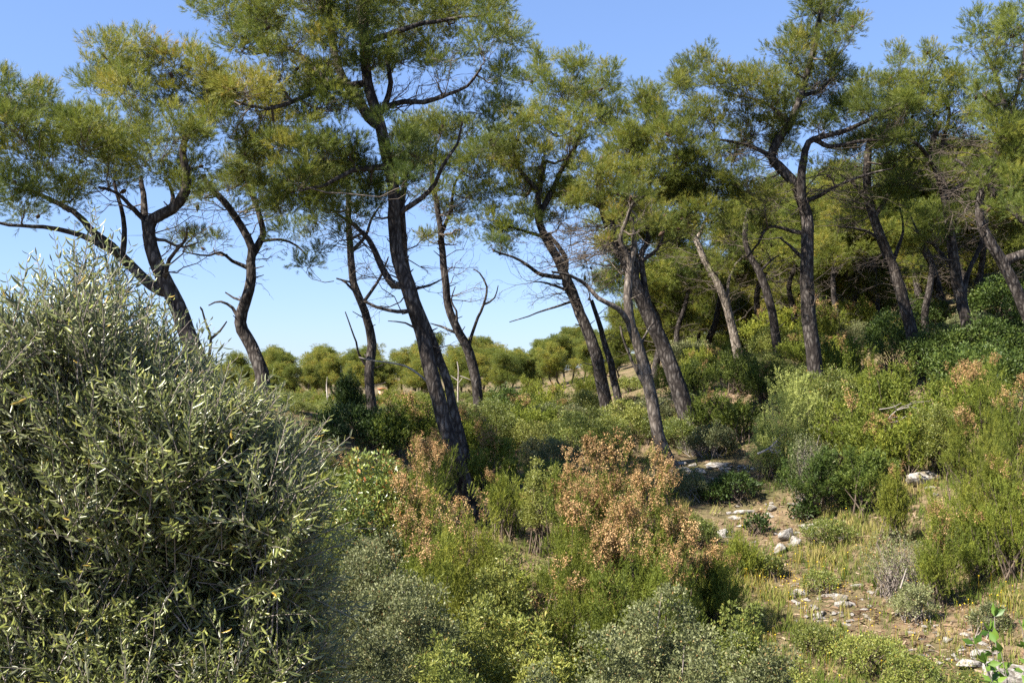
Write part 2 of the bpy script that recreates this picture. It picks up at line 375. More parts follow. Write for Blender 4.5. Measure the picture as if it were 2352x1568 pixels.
def crown_geometry(puffs, skel, rng, dens=1.0, far=False, shoot=0.175, origin=None):
    """puffs: list of (centre, (rx,ry,rz), hue, density). skel: (n,4) wood to grow from. Returns needles G, twigs G, twig points"""
    gn, gt = G(), G()
    sk = np.asarray(skel, float); tips = []
    pend = list(puffs); P6 = []; R6 = []; PB = []; RB = []
    order = sorted(pend, key=lambda p: np.min(np.linalg.norm(sk[:, :3] - p[0], axis=1)))
    for c, r, hue, dn in order:
        c = np.asarray(c, float); r = np.asarray(r, float)
        cost = np.linalg.norm(sk[:, :3] - c, axis=1) + np.maximum(0, sk[:, 2] - c[2]) * 0.8
        b = sk[np.argmin(cost)]; L = np.linalg.norm(c - b[:3])
        K = 7; t = np.linspace(0, 1, K)
        off = np.cumsum(rng.normal(size=(K, 3)) * 0.035 * L, axis=0); off -= t[:, None] * off[-1]
        low = c - np.array([0, 0, r[2] * 0.45])
        br = b[:3] + (low - b[:3]) * t[:, None] + off; br[:, 2] -= 0.10 * L * np.sin(np.pi * t)
        rb = min(b[3] * 0.75, 0.010 + 0.016 * L + 0.008); rr = rb * (1 - 0.65 * t)
        PB.append(br); RB.append(rr); sk = np.vstack([sk, np.column_stack([br[2:], rr[2:]])])
        ns = max(4, int(dens * dn * (112 if far else 104) * (r[0] * r[1] * r[2]) ** (2 / 3)))
        u = nrm(rng.normal(size=(ns, 3))) * (rng.random((ns, 1)) ** 0.45)
        sc = c + u * r * (1.12 if far else 0.92)
        for s in sc:
            b2 = br[rng.integers(3, K)]
            tt = np.linspace(0, 1, 5)[:, None]; o2 = np.cumsum(rng.normal(size=(5, 3)) * 0.05 * np.linalg.norm(s - b2), axis=0); o2 -= tt * 0
            P6.append(b2 + (s - b2) * tt + o2 * np.array([1, 1, 1])); R6.append(np.linspace(max(0.005, rr[-1] * 0.7), 0.003, 5))
        tips.append(sc)
        ks = 18 if far else 22
        rc = rng.uniform(0.75, 1.25, (ns, 1)) * (0.185 if not far else 0.23)
        d = nrm(rng.normal(size=(ns * ks, 3)) + np.array([0, 0, 0.2 if far else 0.45]))
        cc = np.repeat(sc, ks, axis=0); rcc = np.repeat(rc, ks, axis=0)
        pos = cc + d * rcc * np.array([1, 1, 0.9 if far else 0.65]) * rng.uniform(0.1, 1.0, (ns * ks, 1))
        outward = nrm(cc - c) * 0.45
        ax = d + outward + np.array([0, 0, 0.3 if far else 0.55]) + rng.normal(size=d.shape) * 0.25
        hh = np.repeat(rng.normal(size=ns) * 0.14, ks) + hue + rng.normal(size=ns * ks) * 0.06 + np.clip((pos[:, 2] - c[2]) / r[2], -1, 1) * 0.04
        sel = rng.integers(0, 3 if far else 4, ns * ks)
        T = PINE_FAR if far else PINE
        for k in range(len(T)):
            w = sel == k
            scatter(gn, *T[k], pos[w], ax[w], shoot * rng.uniform(0.8, 1.2, w.sum()), hh[w], rng)
    v, f = tubes(np.array(PB), np.array(RB), 5); gt.add(v, f)
    v, f = tubes(np.array(P6), np.array(R6), 3); gt.add(v, f)
    return gn, gt, np.vstack(tips)

def wood(g, line, sides, rng, rough=0.07):
    """one tapered trunk or limb with uneven girth"""
    K = len(line); v, f = tubes(line[None, :, :3], line[None, :, 3], sides)
    v = v.reshape(K, sides, 3); c = line[:, None, :3]
    ph = rng.uniform(0, 6.28, 4); k = np.arange(K)[:, None]; s = np.arange(sides)[None]
    n = np.sin(k * 0.55 + ph[0] + 2.1 * np.sin(s * 2 * np.pi / sides + ph[1])) * 0.6 + np.sin(k * 1.3 + s * 3 * 2 * np.pi / sides + ph[2]) * 0.4
    v = c + (v - c) * (1 + rough * n)[:, :, None]
    g.add(v.reshape(-1, 3), f)
    g.add(line[-1:, :3] + (line[-1:, :3] - line[-2:-1, :3]) * 0.3, np.zeros((0, 3)))

def px_line(pts, D, w0, w1, rng, dz=0.0, wob=0.0):
    """photo polyline at distance D -> (n,4) with radius from pixel width"""
    n = len(pts); out = []
    for i, p in enumerate(pts):
        t = i / (n - 1); d = D + dz * t + (rng.normal() * wob if 0 < i else 0)
        w = w0 + (w1 - w0) * t
        out.append([*P(p[0], p[1], d), 0.5 * w * d / F])
    return out

def hero_pine(name, label, D, trunk, w0, w1, limbs, puffs, seed, dead=(), cones=8, barkmat='bark', dens=1.0, hue=0.42, dtop=0.0, deadmat='twig', extra_depth=True):
    """trunk: photo points from the ground up; limbs: (points, w0, w1, dz); puffs: (x,y,rx,ry[,hue[,density]]);
    dead: (x,y,dx,dz,length,count)"""
    rng = np.random.default_rng(seed)
    tl = px_line(trunk, D, w0, w1, rng, dtop, 0.04)
    first = np.array(tl[0]); gz = tz(first[0], first[1])
    foot = first.copy(); dirn = (first[:3] - np.array(tl[1][:3])); dirn /= max(abs(dirn[2]), 1e-3)
    if first[2] > gz - 0.1:
        foot[:3] = first[:3] + dirn * (first[2] - gz + 0.15) * 0.9; foot[2] = gz - 0.15
        foot[3] = first[3] * 1.25; tl = [foot] + tl
    base = np.array([tl[0][0], tl[0][1], gz])
    line = smooth_line(tl, 0.16)
    line[:, 3] *= 1 + 0.4 * np.exp(-np.maximum(line[:, 2] - gz, 0) / 0.18)
    line[:, :2] += np.cumsum(rng.normal(size=(len(line), 2)) * 0.006, axis=0)
    root = empty(name, base); tag(root, label, "pine tree", "pine trees")
    g = G(); wood(g, line, 12, rng)
    for k in rng.integers(len(line) // 8, len(line) * 3 // 4, 9):      # broken stubs
        a_ = rng.uniform(0, 6.28); dv = nrm(np.array([math.cos(a_), math.sin(a_), rng.uniform(0.1, 0.8)])); l_ = rng.uniform(0.08, 0.3) + line[k, 3]
        v, f = tubes((line[k, :3] + dv * np.linspace(0, l_, 4)[:, None])[None], np.linspace(0.018, 0.008, 4)[None], 5); g.add(v, f)
    link("trunk", g.mesh("trunk", M[barkmat], True, base), root)
    skel = [line[int(len(line) * 0.35):]]
    for lp, a, b, dz in limbs:
        l0 = px_line(lp, D + 0.0, a, b, rng, dz, 0.10)
        # start on the nearest wood
        allw = np.vstack([line] + skel); k = np.argmin(((allw[:, [0, 2]] - np.array(l0[0])[[0, 2]]) ** 2).sum(1))
        dy = allw[k, 1] - l0[0][1]
        l0 = [[q[0], q[1] + dy * (1 - i / (len(l0) - 1)), q[2], q[3]] for i, q in enumerate(l0)]
        l0 = [[*allw[k, :3], min(l0[0][3] * 1.1, allw[k, 3])]] + (l0 if np.linalg.norm(np.array(l0[0][:3]) - allw[k, :3]) > allw[k, 3] * 1.5 else l0[1:])
        ll = smooth_line(l0, 0.14); ll[1:, :3] += np.cumsum(rng.normal(size=(len(ll) - 1, 3)) * 0.008, axis=0)
        g = G(); wood(g, ll, 8, rng); link("limb", g.mesh("limb", M[barkmat], True, base), root)
        skel.append(ll)
    sk = np.vstack(skel)
    wp = []
    for p in puffs:
        x, y, rx, ry = p[:4]; h = p[4] if len(p) > 4 else hue; dn = p[5] if len(p) > 5 else 1.0
        dd = D + dtop * 0.6 + rng.normal() * 0.65
        c = P(x, y, dd); k = dd / F
        wp.append((c, np.array([rx * k, (rx + ry) * 0.55 * k, ry * k]), h, dn))
        if extra_depth and dn >= 0.8 and rng.random() < 0.28:
            d2 = D + dtop * 0.6 + rng.choice([-1, 1, 1]) * rng.uniform(1.1, 2.0); c2 = P(x + rng.normal() * 15, y + 12, d2); k = d2 / F
            wp.append((c2, np.array([rx * k, rx * k, ry * k * 0.8]) * 0.85, h, dn * 0.8))
    if wp:
        gn, gt, tips = crown_geometry(wp, sk, rng, dens)
        for (x, y, dx, dz, L, n) in dead:
            s = P(x, y, D + dtop * 0.5); k = np.argmin(((np.vstack([line, sk])[:, [0, 2]] - s[[0, 2]]) ** 2).sum(1)); b = np.vstack([line, sk])[k]
            for _ in range(n):
                dv = np.array([dx + rng.normal() * 0.25, rng.normal() * 0.45, dz + rng.normal() * 0.22])
                allw = np.vstack([line, sk]); near = np.argsort(np.linalg.norm(allw[:, :3] - b[:3], axis=1))[:9]; bb = allw[rng.choice(near), :3]
                dead_spray(gt if deadmat == 'twig' else gt, bb, dv, L * rng.uniform(0.7, 1.2), rng)
        link("crown", gn.mesh("crown", M['needle'], False, base), root)
        link("twigs", gt.mesh("twigs", M[deadmat], False, base), root)
        cm = cone_mesh()
        for i in rng.choice(len(tips), min(cones, len(tips)), replace=False):
            c = link("pine_cone", cm, root); q = tips[i] - base + rng.normal(size=3) * 0.08
            c.location = q.tolist(); c.rotation_euler = (rng.uniform(-1.2, 1.2), rng.uniform(-1.2, 1.2), 0); s = rng.uniform(0.9, 1.5); c.scale = (s, s, s)
    return root

hero_pine("pine_tree", "leaning pine at the left behind the olive tree, spreading crown on forked limbs", 15,
  [(490,905),(462,850),(440,800),(415,730),(385,670),(352,600),(336,540),(346,505),(388,482),(420,440),(425,395),(415,350),(432,305),(440,270)], 46, 12,
  [([(385,672),(345,655),(300,610),(262,568),(222,540),(190,500),(140,472),(70,440)], 30, 8, 0.6),
   ([(262,570),(215,556),(150,530),(90,521),(20,516),(-60,500)], 17, 5, -0.6),
   ([(264,566),(276,520),(275,470),(268,420)], 15, 7, 0.4),
   ([(338,535),(331,490),(330,445),(322,405)], 22, 9, 0.7),
   ([(322,500),(290,470),(262,440),(225,430)], 12, 6, -0.5),
   ([(388,482),(395,440),(380,410)], 12, 5, 0.5),
   ([(375,640),(385,595),(420,555),(425,520)], 12, 4, -0.8)],
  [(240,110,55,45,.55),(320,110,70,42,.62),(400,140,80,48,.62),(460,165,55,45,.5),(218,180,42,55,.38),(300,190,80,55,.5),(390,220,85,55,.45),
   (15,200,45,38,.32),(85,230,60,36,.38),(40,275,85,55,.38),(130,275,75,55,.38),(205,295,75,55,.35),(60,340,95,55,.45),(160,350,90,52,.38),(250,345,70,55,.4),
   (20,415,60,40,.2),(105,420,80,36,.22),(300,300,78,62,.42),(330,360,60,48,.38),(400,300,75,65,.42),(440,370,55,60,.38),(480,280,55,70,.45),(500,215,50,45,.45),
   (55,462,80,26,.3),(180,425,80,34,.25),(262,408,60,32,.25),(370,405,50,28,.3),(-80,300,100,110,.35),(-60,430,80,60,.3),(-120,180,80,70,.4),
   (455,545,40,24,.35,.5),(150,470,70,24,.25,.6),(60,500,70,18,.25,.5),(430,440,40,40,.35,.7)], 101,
  dead=[(250,560,-0.6,-0.5,1.3,3),(340,560,0.5,0.4,1.0,3),(60,520,-0.3,-0.8,1.0,3),(330,470,-0.6,0.3,0.9,3),(390,640,0.7,0.2,0.9,2),(300,600,-0.4,-0.5,0.9,2)], cones=16)

hero_pine("pine_tree", "slim S-curved pine between the olive tree and the thickest leaning trunk", 19,
  [(606,905),(602,855),(576,795),(552,740),(564,692),(579,640),(577,600),(581,570),(558,520),(520,462),(482,425),(470,400)], 34, 11,
  [([(582,582),(600,540),(591,485),(566,420),(545,370)], 18, 7, 0.6),
   ([(565,625),(532,600),(505,582),(480,588),(420,575)], 10, 3, -0.5),
   ([(552,733),(532,705),(505,690),(478,697)], 9, 3, 0.4),
   ([(601,552),(640,545),(680,560),(705,585)], 8, 3, 0.3),
   ([(562,690),(540,683),(520,672)], 7, 3, 0.3)],
  [(560,385,58,50,.4),(520,420,50,38,.38),(600,440,38,36,.35,.8),(540,475,40,26,.32,.6),(470,440,38,36,.35,.8),(490,560,30,20,.35,.4),(440,560,32,22,.35,.4),(590,340,48,50,.42),(640,400,40,40,.35,.6)], 102,
  dead=[(580,600,0.7,0.1,0.6,3),(520,465,-0.8,0.1,1.0,4),(560,520,0.6,0.4,0.9,4),(590,490,0.7,0.3,0.9,4)], cones=14)

hero_pine("pine_tree", "tallest pine with the thickest leaning trunk, crown cut by the top edge", 16,
  [(1093,1190),(1072,1120),(1045,1040),(1018,960),(992,860),(968,760),(942,690),(915,600),(905,520),(903,450),(890,380),(876,310),(866,265),(845,190),(836,100),(828,0),(820,-90)], 38, 21,
  [([(872,300),(850,270),(818,215),(785,165),(770,80),(755,0),(748,-80)], 27, 11, 0.8),
   ([(868,268),(884,235),(895,190),(890,140),(900,90)], 17, 7, 0.5),
   ([(888,240),(920,224),(970,226),(1030,207),(1075,193),(1110,150)], 15, 5, -0.6),
   ([(780,165),(700,210),(620,245),(540,240)], 16, 6, -1.2),
   ([(845,190),(760,190),(690,120),(600,90)], 16, 6, 0.8),
   ([(836,100),(930,60),(1020,40),(1110,30)], 16, 5, -0.5),
   ([(905,655),(870,600),(850,555),(815,515),(775,490)], 18, 6, 0.8),
   ([(926,493),(983,442),(1017,382),(1050,330),(1062,280)], 13, 4, -0.4),
   ([(890,385),(800,390),(740,420),(690,430)], 15, 5, -1.0),
   ([(932,715),(895,712),(840,690),(800,650),(775,640)], 10, 3, -0.6),
   ([(968,760),(930,745),(890,742)], 6, 2, 0.3),
   ([(935,665),(985,655),(1015,640)], 8, 3, 0.3)],
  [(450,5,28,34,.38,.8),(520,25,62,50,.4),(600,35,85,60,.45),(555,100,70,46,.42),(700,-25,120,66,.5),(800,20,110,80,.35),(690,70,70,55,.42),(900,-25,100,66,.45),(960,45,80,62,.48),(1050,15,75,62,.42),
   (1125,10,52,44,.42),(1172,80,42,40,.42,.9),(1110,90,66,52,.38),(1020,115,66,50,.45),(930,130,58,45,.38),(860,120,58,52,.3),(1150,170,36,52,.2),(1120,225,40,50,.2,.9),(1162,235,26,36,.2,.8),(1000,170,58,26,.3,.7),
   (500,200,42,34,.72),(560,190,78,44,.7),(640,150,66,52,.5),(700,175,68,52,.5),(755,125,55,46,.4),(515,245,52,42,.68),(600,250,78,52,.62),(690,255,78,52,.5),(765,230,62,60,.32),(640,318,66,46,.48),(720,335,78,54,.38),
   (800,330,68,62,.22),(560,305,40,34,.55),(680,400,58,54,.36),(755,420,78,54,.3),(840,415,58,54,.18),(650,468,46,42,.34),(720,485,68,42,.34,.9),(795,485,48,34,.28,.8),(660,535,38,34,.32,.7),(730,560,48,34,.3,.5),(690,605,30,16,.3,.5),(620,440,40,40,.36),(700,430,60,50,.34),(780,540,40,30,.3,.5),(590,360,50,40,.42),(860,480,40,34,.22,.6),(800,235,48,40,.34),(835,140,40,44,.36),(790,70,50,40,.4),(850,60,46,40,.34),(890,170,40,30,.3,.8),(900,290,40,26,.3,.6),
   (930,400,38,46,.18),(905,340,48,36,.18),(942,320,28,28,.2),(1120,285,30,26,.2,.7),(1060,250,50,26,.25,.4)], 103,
  dead=[(940,690,-0.9,-0.05,1.1,3),(905,650,-0.7,0.5,0.8,3),(975,760,0.6,-0.1,0.7,2),(915,600,0.8,0.4,0.9,3),(835,500,-0.5,0.3,0.9,5),(930,500,0.7,0.5,0.9,4),(960,230,0.6,0.3,0.9,5),(905,240,0.6,0.5,0.8,4),(650,240,-0.6,-0.3,0.7,3)], cones=26, dens=1.05)

hero_pine("pine_tree", "dark stem pressed close behind the thickest leaning trunk, its top lost in the crown", 17.6,
  [(1046,955),(1022,865),(992,785),(955,690),(930,610),(922,540),(918,470),(924,400)], 22, 12, [],
  [(940,380,38,30,.2),(965,340,36,30,.25)], 104, dead=[(935,560,0.4,0.4,0.6,2)], cones=3)

hero_pine("pine_tree", "slim dark pine left of the thickest trunk with a long bare forked twig low down", 22,
  [(863,1005),(856,925),(850,870),(856,790),(846,735),(826,682),(811,632),(806,565),(803,505),(801,440),(795,400)], 25, 11,
  [([(830,702),(868,648),(885,615),(893,590)], 8, 3, 0.3), ([(851,850),(822,812),(812,770),(790,715)], 7, 2.5, -0.3),
   ([(818,650),(795,645),(772,636)], 6, 2, -0.2), ([(808,585),(840,540),(850,500),(870,470)], 9, 4, 0.5)],
  [(740,470,55,34,.36,.6),(790,430,46,44,.36,.7),(835,450,40,40,.3,.6),(720,520,46,30,.34,.5),(770,380,50,40,.36,.8)], 105,
  dead=[(806,540,-0.6,0.3,1.0,6),(803,500,0.6,0.3,1.0,6),(815,650,0.5,0.4,0.8,3)], cones=14, dens=0.8)

hero_pine("pine_tree", "slender crooked pine right of the thickest trunk, bare forked branch on its right side", 24,
  [(1105,985),(1098,920),(1090,860),(1075,800),(1050,752),(1031,700),(1023,640),(1016,580),(1010,520),(1000,460),(990,400),(1000,340)], 26, 9,
  [([(1078,800),(1092,745),(1112,700),(1121,660),(1105,630),(1090,620)], 8, 2.5, 0.3), ([(1112,700),(1135,685),(1143,655)], 5, 2, 0.2),
   ([(1050,752),(1052,715),(1040,690),(1050,660)], 6, 2, -0.3), ([(1060,760),(1010,748),(985,742)], 7, 2, 0.3),
   ([(1012,540),(1035,480),(1045,430),(1070,390)], 9, 4, 0.4)],
  [(960,300,46,40,.45),(1010,290,56,42,.45),(1070,300,46,42,.42),(960,370,48,42,.4),(1020,370,58,52,.42),(1090,370,46,52,.38),(1000,440,56,36,.35,.8),(1080,440,40,36,.35,.8),(990,548,48,20,.55,.7),(1050,552,26,18,.55,.6),(1130,320,36,36,.35),(1040,480,46,30,.35,.8),(1120,400,40,40,.36),(1150,330,36,40,.36),(930,300,40,40,.36),(1060,520,36,20,.4,.5)], 106,
  dead=[(1020,620,0.7,0.3,1.0,4),(1025,660,0.7,0.1,1.0,3),(1005,480,-0.6,0.3,1.0,5),(1010,500,0.7,0.3,1.0,5)], cones=16)

hero_pine("pine_tree", "pine near the middle leaning left, a long bare branch reaching left from its trunk", 24,
  [(1398,955),(1384,890),(1366,810),(1345,752),(1318,690),(1297,636),(1272,585),(1250,545),(1232,500),(1235,440),(1250,370)], 31, 13,
  [([(1300,645),(1245,632),(1215,610),(1180,590),(1135,575)], 11, 4, -0.5), ([(1312,672),(1255,648),(1220,645)], 7, 2, 0.3),
   ([(1312,700),(1275,702),(1245,712),(1215,722),(1170,735)], 6, 2, -0.4), ([(1318,700),(1298,650),(1300,600),(1278,560),(1258,535)], 16, 8, 0.7),
   ([(1240,490),(1290,400),(1330,330),(1340,260)], 14, 6, 0.8), ([(1236,440),(1195,390),(1180,330)], 12, 5, -0.4), ([(1250,545),(1200,530),(1150,510)], 9, 4, -0.6)],
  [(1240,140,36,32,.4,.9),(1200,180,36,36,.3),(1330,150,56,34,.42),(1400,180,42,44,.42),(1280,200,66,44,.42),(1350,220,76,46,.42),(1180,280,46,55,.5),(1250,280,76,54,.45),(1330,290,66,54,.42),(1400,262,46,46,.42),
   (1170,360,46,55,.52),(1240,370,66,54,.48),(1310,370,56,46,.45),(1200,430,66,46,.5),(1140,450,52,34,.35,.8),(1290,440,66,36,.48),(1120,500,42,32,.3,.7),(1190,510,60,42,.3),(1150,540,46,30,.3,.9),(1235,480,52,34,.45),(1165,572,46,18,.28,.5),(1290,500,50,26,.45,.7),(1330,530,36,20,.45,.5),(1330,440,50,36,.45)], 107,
  dead=[(1297,640,-0.9,0.0,1.3,4),(1305,660,-0.9,-0.1,1.1,3),(1260,560,-0.6,0.2,0.9,4),(1310,690,-0.9,0.3,0.8,2),(1280,590,0.6,0.3,0.9,4)], cones=18, barkmat='bark')

hero_pine("pine_tree", "short dark twin stem joined low behind the middle leaning pine", 24.6,
  [(1420,930),(1408,880),(1398,835),(1383,790),(1370,740),(1352,690)], 20, 9, [], [(1350,640,30,22,.35,.5),(1345,600,30,20,.35,.4)], 108, dead=[(1370,760,0.6,0.4,0.8,3)], cones=2)

hero_pine("pine_tree", "straight dark pine leaning left into a tangle of pale dead branches", 22,
  [(1558,893),(1531,820),(1491,730),(1465,672),(1440,612),(1418,570),(1400,530),(1385,480),(1375,420),(1385,360)], 38, 17,
  [([(1455,650),(1462,600),(1445,575),(1425,560)], 14, 8, 0.3), ([(1405,540),(1440,440),(1480,370),(1490,300)], 18, 7, 0.8), ([(1388,480),(1345,460),(1300,470)], 12, 5, -0.6),
   ([(1488,728),(1482,650),(1473,590),(1490,550),(1485,480),(1500,400)], 17, 8, 0.8), ([(1485,600),(1520,560),(1535,520),(1560,480)], 9, 3, 0.5)],
  [(1370,395,56,44,.5),(1440,330,76,62,.45),(1500,270,66,62,.45),(1485,222,42,34,.42),(1540,300,56,52,.42),(1430,400,76,44,.5),(1510,390,76,54,.42),(1380,450,66,34,.5),(1460,460,66,34,.5),(1540,445,56,42,.42),(1340,470,56,26,.45,.8),(1560,360,56,52,.42),(1600,420,46,44,.4),(1560,520,50,30,.42,.6),(1600,480,50,40,.42,.8),(1480,330,60,40,.45)], 109,
  dead=[(1415,560,-0.9,-0.2,1.5,9),(1425,590,-0.9,-0.35,1.4,7),(1400,530,-0.8,0.1,1.2,7),(1440,610,-0.9,0.0,1.2,4),(1410,545,0.5,0.6,1.1,6),(1490,560,0.7,0.4,1.0,4)], cones=20, deadmat='twig')

hero_pine("pine_tree", "pale curved pine with blackened foot and one long arching limb to the left", 20,
  [(1537,1066),(1513,995),(1492,885),(1471,805),(1450,745),(1444,690),(1446,640),(1450,600),(1458,560),(1452,500)], 32, 12,
  [([(1447,742),(1420,707),(1375,684),(1345,652),(1310,632),(1270,625)], 14, 5, -0.5), ([(1494,900),(1462,850),(1440,795),(1428,750)], 9, 4, 0.4),
   ([(1446,625),(1440,580),(1425,550),(1440,510),(1455,470),(1478,452)], 14, 6, -0.4), ([(1468,800),(1480,770),(1500,740)], 7, 3, 0.4)],
  [(1470,520,44,26,.45,.5),(1500,480,48,28,.45,.6),(1420,500,44,26,.5,.6),(1395,560,40,16,.5,.35),(1450,440,60,30,.45,.8),(1520,520,46,28,.42,.6)], 110,
  dead=[(1446,600,-0.8,0.2,1.1,5),(1455,500,0.2,0.5,0.7,2),(1440,560,-0.9,-0.1,1.2,5)], cones=8, barkmat='bark_mid', deadmat='twig')

hero_pine("pine_tree", "tall straight pine right of centre, two upright limbs and a crown rising above its neighbours", 22,
  [(1874,905),(1868,840),(1858,760),(1850,680),(1848,600),(1850,520),(1842,480),(1822,430),(1782,382),(1768,360),(1788,312),(1808,285),(1832,225),(1860,130),(1882,30),(1890,-20)], 38, 10,
  [([(1848,500),(1840,430),(1846,370),(1858,328),(1905,310),(1985,282),(2070,238)], 24, 6, -0.8), ([(1858,332),(1900,342),(1980,325),(2040,322)], 13, 4, -0.3),
   ([(1780,382),(1745,345),(1700,330),(1640,320)], 13, 5, 0.5), ([(1808,285),(1760,240),(1700,220)], 11, 5, 0.6), ([(1870,455),(1925,425),(1985,400),(2050,385)], 10, 3, -0.6),
   ([(1850,545),(1810,528),(1765,520),(1740,560),(1715,590)], 10, 4, 0.6), ([(1846,600),(1815,570),(1790,550)], 10, 4, -0.5), ([(1840,220),(1890,200),(1920,150)], 10, 4, 0.3)],
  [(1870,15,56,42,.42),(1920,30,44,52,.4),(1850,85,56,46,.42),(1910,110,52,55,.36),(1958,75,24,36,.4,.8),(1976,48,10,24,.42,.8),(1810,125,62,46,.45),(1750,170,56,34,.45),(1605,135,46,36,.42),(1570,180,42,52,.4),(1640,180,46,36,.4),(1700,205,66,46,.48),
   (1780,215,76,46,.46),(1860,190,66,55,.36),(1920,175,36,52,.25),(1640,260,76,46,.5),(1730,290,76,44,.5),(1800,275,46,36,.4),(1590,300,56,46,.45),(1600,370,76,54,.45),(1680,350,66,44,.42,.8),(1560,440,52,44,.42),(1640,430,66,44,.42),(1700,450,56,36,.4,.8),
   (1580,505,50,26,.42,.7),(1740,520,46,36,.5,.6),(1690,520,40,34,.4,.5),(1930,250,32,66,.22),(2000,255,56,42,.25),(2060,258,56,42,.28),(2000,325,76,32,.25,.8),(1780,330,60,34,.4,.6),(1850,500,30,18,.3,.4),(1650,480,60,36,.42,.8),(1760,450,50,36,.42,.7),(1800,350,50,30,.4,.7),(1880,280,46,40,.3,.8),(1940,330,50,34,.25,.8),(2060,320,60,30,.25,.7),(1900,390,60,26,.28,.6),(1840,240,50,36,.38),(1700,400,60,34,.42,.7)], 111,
  dead=[(1780,380,-0.9,0.1,1.4,7),(1810,420,-0.9,-0.1,1.3,8),(1835,470,-0.9,0.0,1.2,6),(1850,430,0.9,0.15,1.4,6),(1860,340,0.9,0.2,1.3,6),(1800,300,-0.8,0.2,1.2,7),(1830,230,0.5,0.3,0.9,5),(1850,560,-0.7,-0.3,0.8,3),(1855,640,0.6,0.5,0.8,2)], cones=26, barkmat='bark', dens=1.0)

hero_pine("pine_tree", "rough-barked pine leaning left behind the glossy dark bushes, right of the tall straight pine", 24,
  [(2096,780),(2072,675),(2046,592),(2021,530),(2001,465),(1998,400),(2000,340),(2010,290)], 28, 14,
  [([(2046,592),(2010,540),(1965,520),(1920,515)], 9, 3, -0.5), ([(2012,500),(2045,440),(2080,400),(2110,360)], 11, 4, 0.6), ([(2000,465),(1960,420),(1930,400)], 10, 4, 0.4), ([(2050,600),(2075,540),(2070,480)], 9, 4, 0.5)],
  [(2000,195,56,36,.42),(1972,232,46,34,.4),(2060,190,46,42,.42),(2062,132,26,36,.4,.8),(2040,240,66,34,.4),(2090,300,76,36,.3),(2010,430,60,30,.3,.6),(1960,450,50,30,.3,.6),(2060,350,70,34,.25,.6),(1940,520,50,24,.3,.5),(2040,400,60,36,.28,.8),(1960,390,50,34,.28,.8),(1990,480,60,30,.3,.7),(2050,450,50,30,.3,.7),(2020,310,60,34,.34)], 112,
  dead=[(2010,500,-0.9,0.0,1.4,7),(2030,560,-0.9,0.1,1.3,5),(2005,430,0.8,0.2,1.3,6),(2060,640,-0.8,0.1,1.0,4),(2000,400,-0.8,0.2,1.2,6)], cones=14)

hero_pine("pine_tree", "many-limbed dark pine at the right standing in the glossy bushes", 23,
  [(2232,800),(2207,690),(2192,600),(2181,505),(2166,430),(2150,380),(2141,335),(2160,280)], 28, 12,
  [([(2215,705),(2220,640),(2248,570),(2262,500),(2240,440)], 14, 5, 0.6), ([(2166,430),(2130,370),(2100,330),(2060,315)], 14, 5, -0.6), ([(2150,375),(2165,320),(2175,270),(2170,220)], 13, 5, 0.4),
   ([(2168,440),(2220,415),(2265,370),(2290,330)], 10, 4, -0.7), ([(2195,610),(2150,560),(2120,540),(2090,480)], 9, 4, 0.7), ([(2182,520),(2225,480),(2270,470)], 8, 3, -0.3)],
  [(2140,130,36,30,.38),(2120,180,56,44,.42),(2190,180,46,44,.42),(2130,240,66,44,.4),(2210,230,46,34,.38),(2160,300,56,34,.3),(2090,420,56,30,.22,.6),(2230,330,50,30,.3,.6),(2080,500,50,30,.25,.5),(2140,420,40,30,.25,.5),(2190,370,60,36,.3,.8),(2240,280,50,36,.36,.8),(2120,360,50,34,.28,.8),(2200,480,60,34,.28,.7),(2150,540,50,28,.28,.6),(2080,240,50,36,.4)], 113,
  dead=[(2170,440,0.9,0.2,1.4,6),(2185,560,0.9,0.2,1.3,5),(2160,400,-0.9,0.0,1.3,6),(2195,620,-0.8,0.1,1.2,5),(2210,700,-0.7,0.2,1.0,3),(2150,360,0.5,0.4,1.2,5)], cones=14)

hero_pine("pine_tree", "pine at the right edge leaning in from beyond the frame, bright green overhanging crown", 20,
  [(2375,760),(2345,680),(2308,602),(2272,545),(2252,490),(2262,420),(2300,350),(2320,260)], 30, 12,
  [([(2400,560),(2340,495),(2280,440),(2235,400),(2195,370)], 22, 6, 0.6), ([(2310,260),(2290,180),(2260,110)], 11, 5, 0.4), ([(2320,270),(2345,180),(2350,90)], 11, 5, 0.3)],
  [(2250,60,36,40,.35),(2310,80,46,52,.35),(2228,92,28,30,.32,.8),(2290,140,56,44,.3),(2340,40,36,52,.35),(2345,160,46,52,.38),(2262,205,38,36,.38),(2330,240,56,52,.4),(2300,300,46,44,.4),(2345,330,46,52,.4),(2330,410,36,46,.36),(2312,360,36,34,.38),(2350,470,36,34,.32),(2420,120,60,80,.36),(2430,280,70,90,.36),(2430,420,60,60,.36),(2270,400,40,40,.3,.7),(2280,260,50,40,.38),(2320,480,40,30,.3,.7)], 114,
  dead=[(2262,420,-0.8,0.1,1.2,5),(2290,350,-0.8,0.0,1.1,5),(2260,500,-0.7,0.3,1.0,4),(2290,450,-0.9,-0.1,1.3,5)], cones=14)

